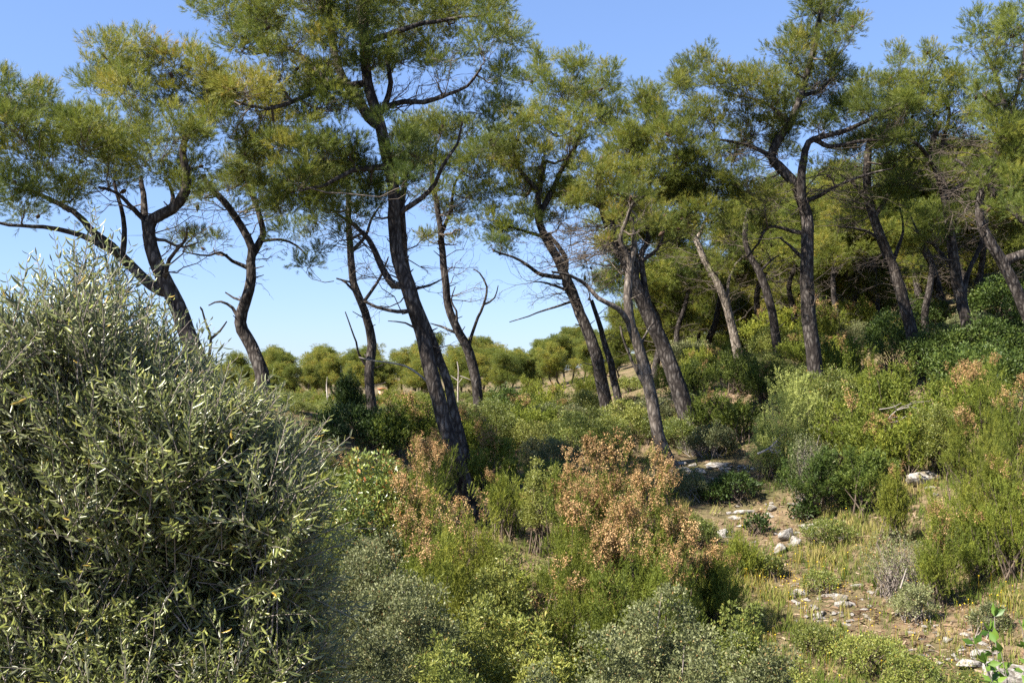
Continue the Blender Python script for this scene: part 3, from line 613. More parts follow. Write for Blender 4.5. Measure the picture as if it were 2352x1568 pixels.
hero_pine("pine_tree", "pale-trunked pine behind the dark heath, right of the dead-branch tangle", 30,
  [(1697,815),(1681,742),(1656,662),(1622,602),(1600,552),(1572,500),(1560,450)], 22, 9,
  [([(1680,740),(1672,660),(1690,610),(1720,580)], 9, 4, 0.6), ([(1600,552),(1622,500),(1640,460)], 8, 4, 0.4)],
  [(1560,440,50,36,.4),(1620,450,50,36,.4),(1660,600,50,34,.4,.7),(1720,570,46,34,.45,.8),(1600,520,44,24,.38,.6)], 115,
  dead=[(1680,720,0.7,0.6,1.6,4),(1660,670,-0.8,0.2,1.6,4),(1620,600,-0.7,0.2,1.4,4)], cones=6, barkmat='bark_pale')
hero_pine("pine_tree", "dark bowed trunk midway between the pale-trunked pine and the tall straight pine", 28,
  [(1788,812),(1772,705),(1748,625),(1728,592),(1715,540),(1725,480)], 22, 10, [([(1748,625),(1770,600),(1790,590)], 7, 3, 0.4)],
  [(1700,500,40,30,.4,.7),(1740,470,50,34,.42,.7),(1760,560,46,28,.4,.6)], 116, dead=[(1760,680,0.7,0.1,1.2,3),(1740,620,0.7,0.4,1.2,4),(1720,560,-0.7,0.2,1.2,4)], cones=5)
hero_pine("pine_tree", "thin upright pine seen between the tall straight pine and the rough-barked leaning pine", 33,
  [(2017,755),(2011,665),(2004,590),(1990,520),(1985,460)], 20, 9, [([(2008,640),(1980,620),(1950,615),(1925,640)], 8, 3, 0.3)],
  [(1975,470,50,36,.35,.8),(2010,500,50,32,.35,.8),(1950,520,44,26,.35,.6)], 117, dead=[(2008,640,-0.9,0.1,1.7,5),(2005,600,0.7,0.2,1.5,4),(2012,690,-0.8,0.1,1.4,3)], cones=5)
hero_pine("pine_tree", "thin dark pine in the shade between the rough-barked pine and the many-limbed pine", 32,
  [(2180,745),(2160,672),(2136,592),(2112,540),(2105,480)], 19, 9, [([(2140,610),(2110,570),(2080,560)], 8, 3, 0.3)],
  [(2100,480,50,34,.3,.8),(2140,500,50,32,.3,.8),(2170,470,46,30,.3,.7)], 118, dead=[(2140,600,0.8,0.2,1.5,4),(2120,560,-0.8,0.2,1.5,4)], cones=5)

# mid and far pines: a few grown from scratch, copied
def wild_pine(name, label, group, H, Rc, seed, npuff, far, lean=0.0, hue=0.42, zlo=0.30, ndead=6, ragged=False):
    rng = np.random.default_rng(seed)
    t = np.linspace(0, 1, 7); bend = np.cumsum(rng.normal(size=(7, 2)) * 0.035 * H, axis=0); bend[0] = 0
    hs = H * 0.82
    tl = np.column_stack([bend[:, 0] + lean * t * H, bend[:, 1], -0.25 + (hs + 0.25) * t, 0.016 * H * (1.25 - 0.9 * t)])
    line = smooth_line(tl, 0.35); root = empty(name, (0, 0, 0)); tag(root, label, "pine tree", group)
    g = G(); wood(g, line, 8, rng)
    skel = [line[len(line) // 2:]]; puffs = []
    if ragged:
        for i in range(9):
            z = H * rng.uniform(0.40, 0.90); a = rng.uniform(0, 6.28); rad = Rc * rng.uniform(0.1, 0.85) * (1.15 - 0.75 * z / H)
            k = np.argmin(np.abs(line[:, 2] - z)); cx, cy = line[k, 0] + rad * math.cos(a), line[k, 1] + rad * math.sin(a); hb = hue + rng.normal() * 0.10
            for j in range(rng.integers(4, 8)):
                r = Rc * rng.uniform(0.13, 0.27); o_ = rng.normal(size=3) * np.array([0.22 * Rc, 0.22 * Rc, 0.055 * H])
                puffs.append((np.array([cx, cy, z]) + o_, np.array([r, r, r * rng.uniform(0.7, 1.5)]), hb + rng.normal() * 0.05, rng.uniform(0.5, 1.0)))
        npuff = 0
    for i in range(npuff):
        z = H * rng.uniform(zlo, 0.93); f = (z / H - zlo) / (0.93 - zlo)
        rad = Rc * (1.0 - 0.6 * f ** 1.6) * (0.75 + 0.25 * min(1, f * 4)) * math.sqrt(rng.random()); a = rng.uniform(0, 6.28)
        k = np.argmin(np.abs(line[:, 2] - z)); cx, cy = line[k, :2]
        r = (rng.uniform(0.2, 0.52) if ragged else rng.uniform(0.32, 0.72)) * Rc * 0.5
        puffs.append((np.array([cx + rad * math.cos(a), cy + rad * math.sin(a), z]), np.array([r, r, r * rng.uniform(0.6, 1.15)]), hue + rng.normal() * 0.09, 1.0))
    for _ in range(10 if ragged else 4):
        puffs.append((line[-1, :3] + np.array([rng.normal() * Rc * .3, rng.normal() * Rc * .3, H * rng.uniform(0.02, 0.13)]), np.array([Rc * (0.10 if ragged else 0.16), Rc * (0.10 if ragged else 0.16), H * rng.uniform(0.04, 0.09)]), hue + 0.08, 1.0))
    gn, gt, tips = crown_geometry(puffs, np.vstack(skel), rng, 0.72 if far else 0.85, True, 0.26 if far else 0.22)
    for i in range(ndead):
        k = rng.integers(len(line) // 4, len(line) * 3 // 4)
        dead_spray(gt, line[k, :3], [rng.normal(), rng.normal(), 0.2], 0.16 * H, rng, 0.016, 6)
    link("trunk", g.mesh("trunk", M['bark'], True), root)
    link("crown", gn.mesh("crown", M['needle']), root); link("twigs", gt.mesh("twigs", M['twig']), root)
    return root

mid = [wild_pine("pine_tree", "", "", 7.0, 2.3, 201, 80, True, 0.05, .44), wild_pine("pine_tree", "", "", 7.0, 2.1, 202, 74, True, -0.06, .40), wild_pine("pine_tree", "", "", 7.0, 2.6, 203, 88, True, 0.0, .48)]
farp = [wild_pine("pine_tree", "", "", 6.0, 1.8, 211 + i, 120, True, 0.03 * (i - 2), .30 + .035 * i, 0.34, 6, True) for i in range(6)]
used = set()
def place(proto, x, y, h0, h, wide, label, group, rng):
    z = tz(x, y); s = h / h0; k = id(proto)
    if k not in used:
        used.add(k); r = proto; r.location = (x, y, z - 0.05); r.rotation_euler = (0, 0, rng.uniform(0, 6.28)); r.scale = (s * wide, s * wide, s); r["label"] = label; r["group"] = group
    else: r = copy_thing(proto, (x, y, z - 0.05), rng.uniform(0, 6.28), (s * wide, s * wide, s), label, group)
    return r

rg = np.random.default_rng(7)
MIDS = [  # photo x, top y, distance, width factor, label
 (1500,600,36,.95,"sunlit bushy pine filling the gap right of the dead-branch tangle"),(1610,575,38,1.0,"sunlit pine behind the pale-trunked pine"),(1720,555,40,1.0,"bright pine crown behind the dark bowed trunk"),
 (1790,500,44,1.0,"bright pine crown showing just left of the tall straight trunk"),(1905,470,40,1.0,"sunlit pine just right of the tall straight trunk"),(1960,500,34,.9,"low pine with dead lower twigs left of the thin upright pine"),
 (2060,440,42,1.0,"shaded pine behind the rough-barked leaning trunk"),(2130,470,36,.95,"pine behind the thin dark pine in the shade"),(2220,420,38,1.0,"pine behind the many-limbed dark pine"),(2290,440,34,1.0,"sunlit pine behind the right edge pine"),(2370,400,36,1.0,"pine half cut off by the right edge of the view"),
 (1560,640,46,1.0,None),(1660,600,52,1.0,None),(1840,520,52,1.0,None),(2000,470,54,1.0,None),(2180,430,52,1.0,None),(2300,380,50,1.0,None),(2420,350,44,1.0,None),(2100,400,60,1.0,None),(1750,560,60,1.0,None),(1920,480,64,1.0,None),(2260,360,64,1.0,None)]
for i, (px, py, D, w, lab) in enumerate(MIDS):
    top = P(px, py, D); z = tz(top[0], top[1]); h = top[2] - z
    place(mid[i % 3], top[0], top[1], 7.0, h, w * min(1.0, 7.0 / h) * 1.05, lab or "pine of the wood behind the trunks on the right slope", "pines of the wood on the right slope", rg)

tall = [wild_pine("pine_tree", "", "", 8.5, 1.7, 221 + i, 44, True, 0.07 * (i - 1), .34 + .05 * i, 0.50, 16) for i in range(3)]
TALL = [(1505,455,31,"slim pine right of the straight dark pine, crown touching the dead-branch tangle"),(1575,470,34,"slim pine left of the pale-trunked pine"),(1640,440,36,"slim pine right behind the pale-trunked pine"),(1745,400,35,"slim pine left of the dark bowed trunk's top"),
 (1810,430,33,"slim dark pine hugging the left of the tall straight trunk"),(1905,400,30,"slim pine right of the tall straight trunk, in its shade"),(1950,380,33,"slim pine between the tall straight trunk and the thin upright pine"),(2045,350,31,"slim pine close behind the rough-barked leaning trunk"),
 (2085,320,36,"slim pine right of the rough-barked leaning trunk"),(2130,330,29,"slim pine left of the many-limbed dark pine"),(2195,310,34,"slim pine close behind the many-limbed dark pine"),(2255,330,30,"slim pine right of the many-limbed dark pine"),(2310,280,33,"slim pine behind the right edge pine's trunk"),(2365,250,29,"slim pine at the right edge behind the leaning one")]
for i, (px, py, D, lab) in enumerate(TALL):
    top = P(px, py, D); z = tz(top[0], top[1]); h = top[2] - z
    place(tall[i % 3], top[0], top[1], 8.5, h, min(1.1, 8.5 / h) * rg.uniform(0.95, 1.2), lab, "slim pines of the right slope", rg)

sky_line = [(350,850),(520,832),(600,815),(700,800),(800,800),(900,802),(960,790),(1000,772),(1100,785),(1200,786),(1290,755),(1350,748),(1420,765),(1500,740),(1600,700)]
for i in range(96):
    row = i % 3
    px = 360 + (i / 96.0) * 1220 + rg.normal() * 14
    D = [58, 70, 86][row] + rg.uniform(-4, 4)
    if abs(px - 790) < 120 and D < 64: D = 66 + rg.uniform(0, 4)
    top_y = np.interp(px, [a for a, b in sky_line], [b for a, b in sky_line]) + [34, 14, 2][row] + rg.uniform(-16, 18)
    t = P(px, top_y, D); z = tz(t[0], t[1]); h = max(2.6, t[2] - z)
    place(farp[int(rg.integers(0, 6))], t[0], t[1], 6.0, h, min(1.1, 6.0 / h) * rg.uniform(0.95, 1.25), "distant pine in the dense row along the skyline beyond the scrub", "distant pines along the skyline", rg)

# ------------------------------------------------------------------ shrubs
def clump_points(R, H, n, rng, zlo=0.12, shell=0.6):
    """n clump centres through an uneven dome of radius R and height H"""
    u = nrm(rng.normal(size=(n, 3))); u[:, 2] = np.abs(u[:, 2]) * 1.1 - 0.12; u = nrm(u)
    ph = rng.uniform(0, 6.28, 3); lump = 1 + 0.16 * np.sin(3 * np.arctan2(u[:, 1], u[:, 0]) + ph[0]) + 0.12 * np.sin(5 * u[:, 2] + 2 * np.arctan2(u[:, 1], u[:, 0]) + ph[1]) + 0.07 * np.sin(9 * u[:, 0] + 7 * u[:, 1] + ph[2])
    rad = (shell + (1 - shell) * rng.random((n, 1)) ** 0.6) * lump[:, None] * 0.93
    c = u * rad * np.array([R, R, H * 0.62]) + np.array([0, 0, H * 0.38])
    c[:, 2] = np.clip(c[:, 2], zlo * H * rng.random(n), H * 1.02)
    return c, u

def stems(g, targets, rng, r0, n, fork=0.35):
    n = min(n, len(targets)); T = targets[rng.choice(len(targets), n, replace=False)]
    b = rng.normal(size=(n, 3)) * np.array([0.10, 0.10, 0]) * (1 + np.abs(T[:, :1])); b[:, 2] = -0.12
    t = np.linspace(0, 1, 6)[None, :, None]
    L = np.linalg.norm(T - b, axis=1)[:, None, None]
    off = np.cumsum(rng.normal(size=(n, 6, 3)) * 0.035, axis=1) * L; off -= off[:, :1]
    Pt = b[:, None] + (T - b)[:, None] * np.stack([t ** 1.25, t ** 1.25, t], -1)[..., 0, :] + off * (t * (1.2 - t))
    v, f = tubes(Pt, r0 * (1 - 0.8 * t[..., 0]) * np.ones((n, 1)), 4); g.add(v, f)
    return Pt

def leafy(g, R, H, D, ln, asp, rng, hue=0.45, lai=4.0, upright=0.5, red=0.0, sparse=1.0):
    ln = max(ln, 1.9 * D / 1005.0)
    leaf_area = 0.5 * ln * ln * asp
    n = int(min(60000, sparse * lai * (2 * R * H + R * R) / leaf_area * 0.8))
    rc = np.clip(0.22 * min(R, H), 0.07, 0.24)
    nc = max(12, int(2.2 * (R * R + 1.4 * R * H) / (rc * rc)))
    c, u = clump_points(R, H, nc, rng)
    k = rng.integers(0, nc, n); crad = rc * rng.uniform(0.7, 1.4, nc)
    d = nrm(rng.normal(size=(n, 3)) + u[k] * 0.55 + np.array([0, 0, 0.25]))
    pos = c[k] + d * crad[k][:, None] * rng.uniform(0.35, 1.0, (n, 1))
    pos[:, 2] = np.maximum(pos[:, 2], 0.02)
    ax = d * 0.7 + rng.normal(size=(n, 3)) * 0.55 + np.array([0, 0, upright * 0.6])
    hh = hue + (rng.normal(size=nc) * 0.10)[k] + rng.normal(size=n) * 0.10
    if red > 0:
        tip = (pos[:, 2] > H * 0.55) & (rng.random(n) < red); hh[tip] = rng.uniform(0.9, 1.0, tip.sum())
        hh[~tip] = np.minimum(hh[~tip], 0.9)
    tv, tf, th = leaf_shape(asp)
    scatter(g, tv, tf, th, pos, ax, ln * rng.uniform(0.7, 1.25, n), hh, rng)
    return c

def heathy(g, gf, R, H, D, rng, hue=0.5, brown=0.0, out=0.35, dens=1.0, juni=False, shoot=0.17):
    far = D > 17
    T = JUNI if juni else (HEATH_FAR if far else HEATH)
    rc = 0.085 + 0.003 * D
    npl = max(20, int(dens * 1.55 * (R * R + 1.6 * R * H) / (rc * rc)))
    nb = max(16, npl // 5); npl = nb * 5
    ends, ue = clump_points(R, H, nb, rng, shell=0.72)
    ends[:, 2] += (rng.random(nb) ** 3) * 0.18 * H
    foot = rng.normal(size=(nb, 3)) * np.array([0.12 * R, 0.12 * R, 0]); tb = np.array([0.52, 0.68, 0.82, 0.94, 1.04])[None, :, None]
    mid = foot + (ends - foot) * np.array([0.42, 0.42, 0.62])
    c = (foot[:, None] * (1 - tb) ** 2 + 2 * mid[:, None] * tb * (1 - tb) + ends[:, None] * tb ** 2)
    c = (c + rng.normal(size=c.shape) * rc * 1.0 * (1.2 - tb)).reshape(-1, 3)
    u = np.repeat(nrm(ends - mid), 5, 0); tw = np.tile(np.array([1.15, 1.0, 0.85, 0.62, 0.4]), nb)
    ks = 9 if far else 12
    n = npl * ks; cc = np.repeat(c, ks, 0); uu = np.repeat(u, ks, 0)
    lean = nrm(uu * out + np.array([0, 0, 1.0]) + np.repeat(rng.normal(size=(npl, 3)) * 0.22, ks, 0))
    pos = cc + rng.normal(size=(n, 3)) * np.array([rc * 0.55, rc * 0.55, rc * 0.8]) * np.repeat(tw, ks)[:, None]
    pos[:, 2] = np.maximum(pos[:, 2], 0.0)
    ax = lean + rng.normal(size=(n, 3)) * 0.28
    hh = hue + np.repeat(rng.normal(size=npl) * 0.11, ks) + rng.normal(size=n) * 0.08
    isb = np.zeros(npl, bool)
    if brown > 0 and gf is not None:
        grp = np.sin(c[:, 0] * 5.1 + rng.uniform(0, 6)) * np.sin(c[:, 1] * 4.3 + rng.uniform(0, 6)) * 0.35
        score = c[:, 2] / H + grp * 0.8 + rng.normal(size=npl) * 0.12 + (tw < 0.9) * 0.35; isb = score > np.quantile(score, 1 - brown * 0.40)
    bb = np.repeat(isb, ks); sel = rng.integers(0, len(T), n); sc = shoot * rng.uniform(0.75, 1.3, n) * (1.25 if far else 1.0)
    for k in range(len(T)):
        w = (sel == k) & ~(bb & (rng.random(n) < 0.45)); scatter(g, *T[k], pos[w], ax[w], sc[w], hh[w], rng)
    if bb.any():
        for k in range(3):
            w = bb & (rng.integers(0, 3, n) == k)
            scatter(gf, *FLOWER[k], pos[w] + nrm(ax[w]) * 0.04, ax[w], sc[w] * 0.85, np.repeat(0.5 + rng.normal(size=npl) * 0.2, ks)[w] + rng.normal(size=w.sum()) * 0.14, rng)
    return c

KIND = {  # kind: (object name, category, leaf material, stem material)
 'heath': ("heath_bush", "heath bush", 'heath', 'stem'), 'mastic': ("mastic_bush", "bush", 'mastic', 'stem'), 'grey': ("grey_green_bush", "bush", 'grey', 'grey_stem'),
 'arbutus': ("glossy_bush", "bush", 'arbutus', 'stem'), 'dark': ("dark_evergreen_bush", "bush", 'dark', 'stem'), 'juniper': ("juniper_bush", "juniper", 'juniper', 'stem'),
 'scrag': ("scraggly_bush", "bush", 'grey', 'grey_stem'), 'darkjuniper': ("juniper_bush", "juniper", 'dark', 'stem'), 'herb': ("low_herb", "low plant", 'mastic', 'stem')}
def make_shrub(kind, R, H, D, seed, label, group, hue=None, brown=0.0, red=0.0):
    rng = np.random.default_rng(seed); nm, cat, lm, sm = KIND[kind]
    g, gs, gf = G(), G(), G()
    root = empty(nm, (0, 0, 0)); tag(root, label, cat, group)
    if kind == 'heath': c = heathy(g, gf, R, H, D, rng, .5 if hue is None else hue, brown); stems(gs, c, rng, 0.013 + 0.006 * R, 26)
    elif kind == 'juniper': c = heathy(g, None, R, H, D, rng, .5 if hue is None else hue, 0, 0.9, 1.15, True, 0.13); stems(gs, c, rng, 0.02, 16)
    elif kind == 'darkjuniper': c = heathy(g, None, R, H, D, rng, .55 if hue is None else hue, 0, 1.1, 0.75, True, 0.20); stems(gs, c, rng, 0.02, 16)
    elif kind == 'scrag':
        c = leafy(g, R, H, D, 0.022, 0.5, rng, .6 if hue is None else hue, 0.8, 0.6); stems(gs, c, rng, 0.012, 60); stems(gs, c, rng, 0.006, 90)
    else:
        ln, asp, lai, r2, hu = {'mastic': (0.034, 0.42, 3.6, 0.02, .5), 'grey': (0.026, 0.5, 3.8, 0.05, .55), 'arbutus': (0.062, 0.4, 3.6, 0.05, .55), 'dark': (0.065, 0.42, 3.8, 0.0, .5), 'herb': (0.026, 0.5, 2.6, 0.03, .6)}[kind]
        c = leafy(g, R, H, D, ln, asp, rng, hu if hue is None else hue, lai, 0.5, max(red, r2)); stems(gs, c, rng, 0.012 + 0.008 * R, 26)
    link("stems", gs.mesh("stems", M[sm]), root)
    link("foliage", g.mesh("foliage", M[lm]), root)
    if gf.v: link("blossoms", gf.mesh("blossoms", M['flower']), root)
    return root

def shrub(px, pytop, hw, D, kind, label, hue=None, brown=0.0, red=0.0, seed=None, group=None):
    if D > 200: D = float(hit(px, D)[1])      # given by the photo row its foot stands on
    t = P(px, pytop, D); z = tz(t[0], t[1]); H = max(0.28, t[2] - z); R = hw * D / F
    if px > 1800: brown *= 0.55
    r = make_shrub(kind, R, H, D, seed or int(px * 7 + pytop * 13), label, group or "shrubs of the scrub", hue, brown, red)
    r.location = (float(t[0]), float(t[1]), z); return r

SHR = [
 # near, along the bottom edge
 (835,1255,150,9.0,'grey',"grey-green leafy bush against the right side of the olive tree",.66),
 (760,1180,90,9.8,'mastic',"mixed green bush between the olive tree and the red-tipped glossy bush",.55),
 (930,1370,150,8.0,'grey',"grey-green bush at the bottom left of centre, beside the lower olive branches",.64),
 (830,1440,120,7.0,'grey',"dull grey-green bush in the bottom edge right next to the olive tree",.42),
 (1080,1400,120,8.6,'mastic',"yellowish green bush at bottom centre below the bright green heath",.72),
 (1230,1440,110,8.4,'mastic',"bush with yellowed leaves below the big brown-headed heath",.78,0,.06),
 (1040,1480,130,7.0,'mastic',"small-leaved olive-green bush in the bottom edge left of centre",.6),
 (1230,1530,110,6.9,'grey',"low grey-green bush in the bottom edge at centre",.5),
 (1500,1370,115,8.3,'grey',"blue-grey small-leaved bush in the lower middle, taller than its grey neighbours",.62),
 (1400,1460,120,7.5,'grey',"blue-grey bush in the bottom edge left of the taller blue-grey one",.6),
 (1600,1480,120,7.4,'grey',"blue-grey bush in the bottom edge right of the taller blue-grey one",.6),
 (1740,1480,100,8.0,'grey',"grey-green bush at the bottom edge beside the grassy clearing",.55),
 (1700,1400,80,9.6,'mastic',"brownish green bush behind the bottom-edge grey bushes, left of the clearing",.55),
 # bright heaths and the brown headed ones
 (960,1060,75,12.6,'heath',"brown-headed heath at the left foot of the thickest pine",.5,.5),
 (1030,1110,45,12.0,'heath',"small brown-topped heath right in front of the thickest trunk",.55,.35),
 (960,1190,95,11.0,'heath',"dull green and brown heath below the brown-headed one at the thickest pine",.45,.12),
 (1030,1170,60,10.4,'heath',"fresh yellow-green heath in the middle of the near scrub",.75,.02),
 (1130,1150,70,11.4,'heath',"bright green heath just right of the foot of the thickest trunk",.72,.04),
 (985,1290,85,9.4,'heath',"yellow-green heath low in the scrub above the bottom-edge bushes",.72,.03),
 (1150,1270,70,9.8,'mastic',"fresh green leafy bush between the bright heath and the big brown-headed heath",.75),
 (1300,1060,55,12.6,'heath',"heath with two tall brown plumes, left side of the big brown-headed heath",.5,.5),
 (1410,1050,110,12.4,'heath',"largest brown-headed heath, in the middle of the picture",.5,.55),
 (1500,1090,70,12.0,'heath',"brown-headed heath on the right side of the largest one",.5,.5),
 (1340,1190,90,11.2,'heath',"olive heath with brown heads in front of the largest brown-headed heath",.5,.4),
 (1450,1200,90,11.0,'heath',"heath with orange-brown plumes in front and right of the largest one",.5,.42),
 (1560,1160,45,12.0,'heath',"small heath with orange tips leaning over the shaded stones",.6,.4),
 (1290,1300,80,10.0,'heath',"green heath with few brown heads low in the middle",.55,.1),
 (1420,1310,90,9.8,'heath',"olive heath with visible stems above the blue-grey bushes",.45,.08),
 (1540,1280,70,10.6,'heath',"dark green heath with a few brown heads left of the grassy clearing",.4,.1),
 (870,1055,90,13.0,'arbutus',"glossy bush with reddish shoot tips beside the dark bush",.6,0,.10),
 (790,1120,70,12.2,'arbutus',"lower glossy bush with reddish tips next to the olive tree",.55,0,.08),
 # second row, behind the thickest trunk
 (810,935,80,18.5,'dark',"big dark bush left of the slim dark pine's foot",.3),
 (760,990,50,17.5,'dark',"low dark bush on the left flank of the big dark bush",.25),
 (870,960,50,18.0,'dark',"dark bush in front of the slim dark pine's foot",.3),
 (745,906,34,46,'heath',"distant heath bush partly hiding the orange roof right of the olive tree",.6,.1),
 (640,900,40,46,'mastic',"distant green bush seen past the right shoulder of the olive tree",.7),
 (905,908,26,46,'heath',"distant heath bush between the slim dark pine and the thickest trunk",.65),
 (800,885,22,20.5,'darkjuniper',"dark pointed juniper rising out of the big dark bush",.35),
 (945,920,55,19.0,'heath',"heath with pale brown heads left of the thickest trunk",.5,.3),
 (900,955,40,18.0,'heath',"dark green heath between the big dark bush and the thickest trunk",.3,.05),
 (1000,1010,55,15.5,'heath',"brown heath close behind the thickest trunk on its left",.45,.4),
 (1075,955,50,19.5,'heath',"brown-topped heath right of the thickest trunk below the crooked pine",.5,.35),
 (1130,1020,60,17.5,'heath',"dull brown heath right of the thickest trunk",.55,.3),
 (1160,1090,60,15.5,'heath',"olive green heath behind the bright green heath",.62,.05),
 (1245,1065,50,15.0,'mastic',"pale green bush left of the tall brown plumes",.8),
 (1240,975,65,21.0,'mastic',"sunlit green bush in the middle distance below the middle leaning pine",.85),
 (1320,965,70,20.5,'mastic',"spreading green bush in front of the middle leaning pine",.55),
 (1395,985,60,20.5,'mastic',"low green bush between the middle pine and the pale curved pine",.5),
 (1440,930,60,22.5,'mastic',"green bush touching the pale curved pine on its left",.82),
 (1330,905,70,26.0,'mastic',"light green bush left of the middle pine's foot",.75),
 (1260,900,55,28.0,'heath',"bright green heath in the middle distance clearing",.7,.03),
 (1160,885,45,32.0,'dark',"round dark green bush alone in the middle distance",.6),
 (1220,880,40,33.0,'heath',"feathery pale green young bush beside the round dark one",.65),
 (1350,880,35,36.0,'heath',"feathery green bush left of the middle pine in the distance",.6),
 (1450,870,40,33.0,'mastic',"green bush right of the middle pine in the distance",.65),
 (1500,960,45,22.0,'mastic',"green bush between the pale curved pine and the straight dark pine",.5),
 (1560,965,55,21.5,'mastic',"grey-green bush right of the pale curved trunk",.45),
 (1600,1000,50,21.0,'scrag',"twiggy grey bush at the edge of the bare stones",.5),
 # right middle
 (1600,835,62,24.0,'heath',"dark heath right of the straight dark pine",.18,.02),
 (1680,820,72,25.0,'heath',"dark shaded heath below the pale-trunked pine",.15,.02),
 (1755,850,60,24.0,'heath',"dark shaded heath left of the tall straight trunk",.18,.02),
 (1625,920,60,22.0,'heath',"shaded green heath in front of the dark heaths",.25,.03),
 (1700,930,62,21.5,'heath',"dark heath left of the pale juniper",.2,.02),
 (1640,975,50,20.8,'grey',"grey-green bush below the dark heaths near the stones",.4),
 (1800,868,72,19.2,'juniper',"pale yellow-green juniper standing out against dark heath",.6),
 (1850,920,45,19.8,'juniper',"pale juniper on the right flank of the taller pale juniper",.45),
 (1765,985,38,19.0,'juniper',"low pale juniper branch in front of the tall pale juniper",.5),
 (1830,840,45,22.5,'mastic',"green bush behind the pale juniper at the tall straight trunk",.5),
 (1940,775,75,22.5,'heath',"grey-brown heath right of the tall straight trunk",.4,.15),
 (2015,860,70,20.0,'heath',"tall heath on the slope in front of the dark hollow",.5,.06),
 (2060,830,40,20.5,'heath',"olive heath spire beside the dark hollow",.4,.05),
 (1945,920,75,18.6,'heath',"dull green heath right of the pale junipers",.5,.1),
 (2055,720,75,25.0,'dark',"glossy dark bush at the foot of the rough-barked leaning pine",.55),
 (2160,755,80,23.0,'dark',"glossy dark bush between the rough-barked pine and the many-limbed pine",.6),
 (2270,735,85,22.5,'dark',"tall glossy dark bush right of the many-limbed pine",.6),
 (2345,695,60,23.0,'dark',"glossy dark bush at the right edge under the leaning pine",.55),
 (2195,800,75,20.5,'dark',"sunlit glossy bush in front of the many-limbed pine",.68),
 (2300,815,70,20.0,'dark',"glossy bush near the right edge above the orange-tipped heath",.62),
 (2180,865,75,17.5,'heath',"orange-tipped heath on the right slope below the glossy bushes",.5,.22),
 (2265,845,70,17.0,'heath',"tall orange-tipped heath near the right edge",.5,.25),
 (2340,900,60,16.0,'heath',"brownish heath at the right edge",.45,.2),
 (2085,955,70,17.2,'heath',"pale olive heath in the middle of the right slope",.62,.1),
 (2150,935,60,17.0,'mastic',"pale green bush among the heaths of the right slope",.7),
 (2230,960,75,15.6,'heath',"olive heath above the big white boulder",.6,.12),
 (1985,965,45,17.6,'heath',"brown-tipped heath behind the dark spiky juniper",.5,.25),
 (1860,990,60,17.2,'scrag',"grey twiggy bush left of the dark spiky juniper",.5),
 (1880,1012,80,1180,'darkjuniper',"dark green spiky juniper casting shade on the stones",.55),
 (1985,1045,75,1185,'darkjuniper',"dark juniper with bright sprays, right half of the spiky pair",.8),
 (2050,1090,30,14.8,'heath',"yellow-green heath right of the spiky junipers",.75,.03),
 (2290,1010,90,1290,'heath',"large bright green heath at the right edge",.72,.06),
 (2200,1110,75,1305,'heath',"bright green heath below the white boulder",.72,.06),
 (2320,1130,80,1335,'heath',"green heath in the lower part of the right edge thicket",.6,.05),
 (2250,1200,70,1335,'heath',"straggly brownish heath at the foot of the right thicket",.4,.08),
 (2150,1180,40,12.6,'heath',"small heath with two brown heads above the grey twiggy bush",.55,.25),
 (2060,1222,80,1372,'scrag',"pale grey twiggy bush in the middle of the right foreground",.72),
 (2095,1345,45,1428,'grey',"small rounded grey-green bush on the bare path, casting a short shadow",.75),
 (2270,1400,42,1455,'grey',"low rounded grey bush near the right edge behind the leafy sapling",.65),
 # shaded hollow and clearing edge
 (1585,1085,45,1150,'grey',"grey-green bush left of the shaded stones",.5),
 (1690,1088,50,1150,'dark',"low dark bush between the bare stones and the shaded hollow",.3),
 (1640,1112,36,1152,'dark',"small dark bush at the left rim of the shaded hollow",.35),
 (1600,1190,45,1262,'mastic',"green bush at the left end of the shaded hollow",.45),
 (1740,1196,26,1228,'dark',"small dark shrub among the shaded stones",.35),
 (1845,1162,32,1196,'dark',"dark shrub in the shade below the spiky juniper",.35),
 (1705,1258,42,1335,'heath',"feathery pale green heath at the near rim of the shaded hollow",.62,.0),
 (1770,1275,25,1335,'mastic',"small green bush beside the yellow flowers",.5),
 (1650,1310,70,1450,'heath',"brownish olive heath left of the grassy clearing",.5,.06),
 (1620,1250,30,12.8,'heath',"tiny brown-headed heath left of the feathery pale one",.45,.5),
 (1890,1318,40,1362,'herb',"low green herb in the middle of the grassy clearing",.55),
 (1885,1455,60,1505,'herb',"low green herb patch at the bottom of the clearing",.6),
 (2000,1465,80,1545,'herb',"spreading yellow-green herb patch left of the bare path",.68),
 (2100,1500,70,9.6,'herb',"low herb patch at the bottom right, left of the flat white stone",.6),
 (1900,1198,60,1252,'herb',"yellow-flowered low plant at the right end of the shaded hollow",.5),
 (2200,1530,70,8.8,'herb',"low green herb patch on the bottom edge at the right",.55),
 (1830,1530,70,8.9,'herb',"straw-green herb patch on the bottom edge beside the grey bushes",.7),
]
for s in SHR: shrub(*s[:6], *(s[6:]))

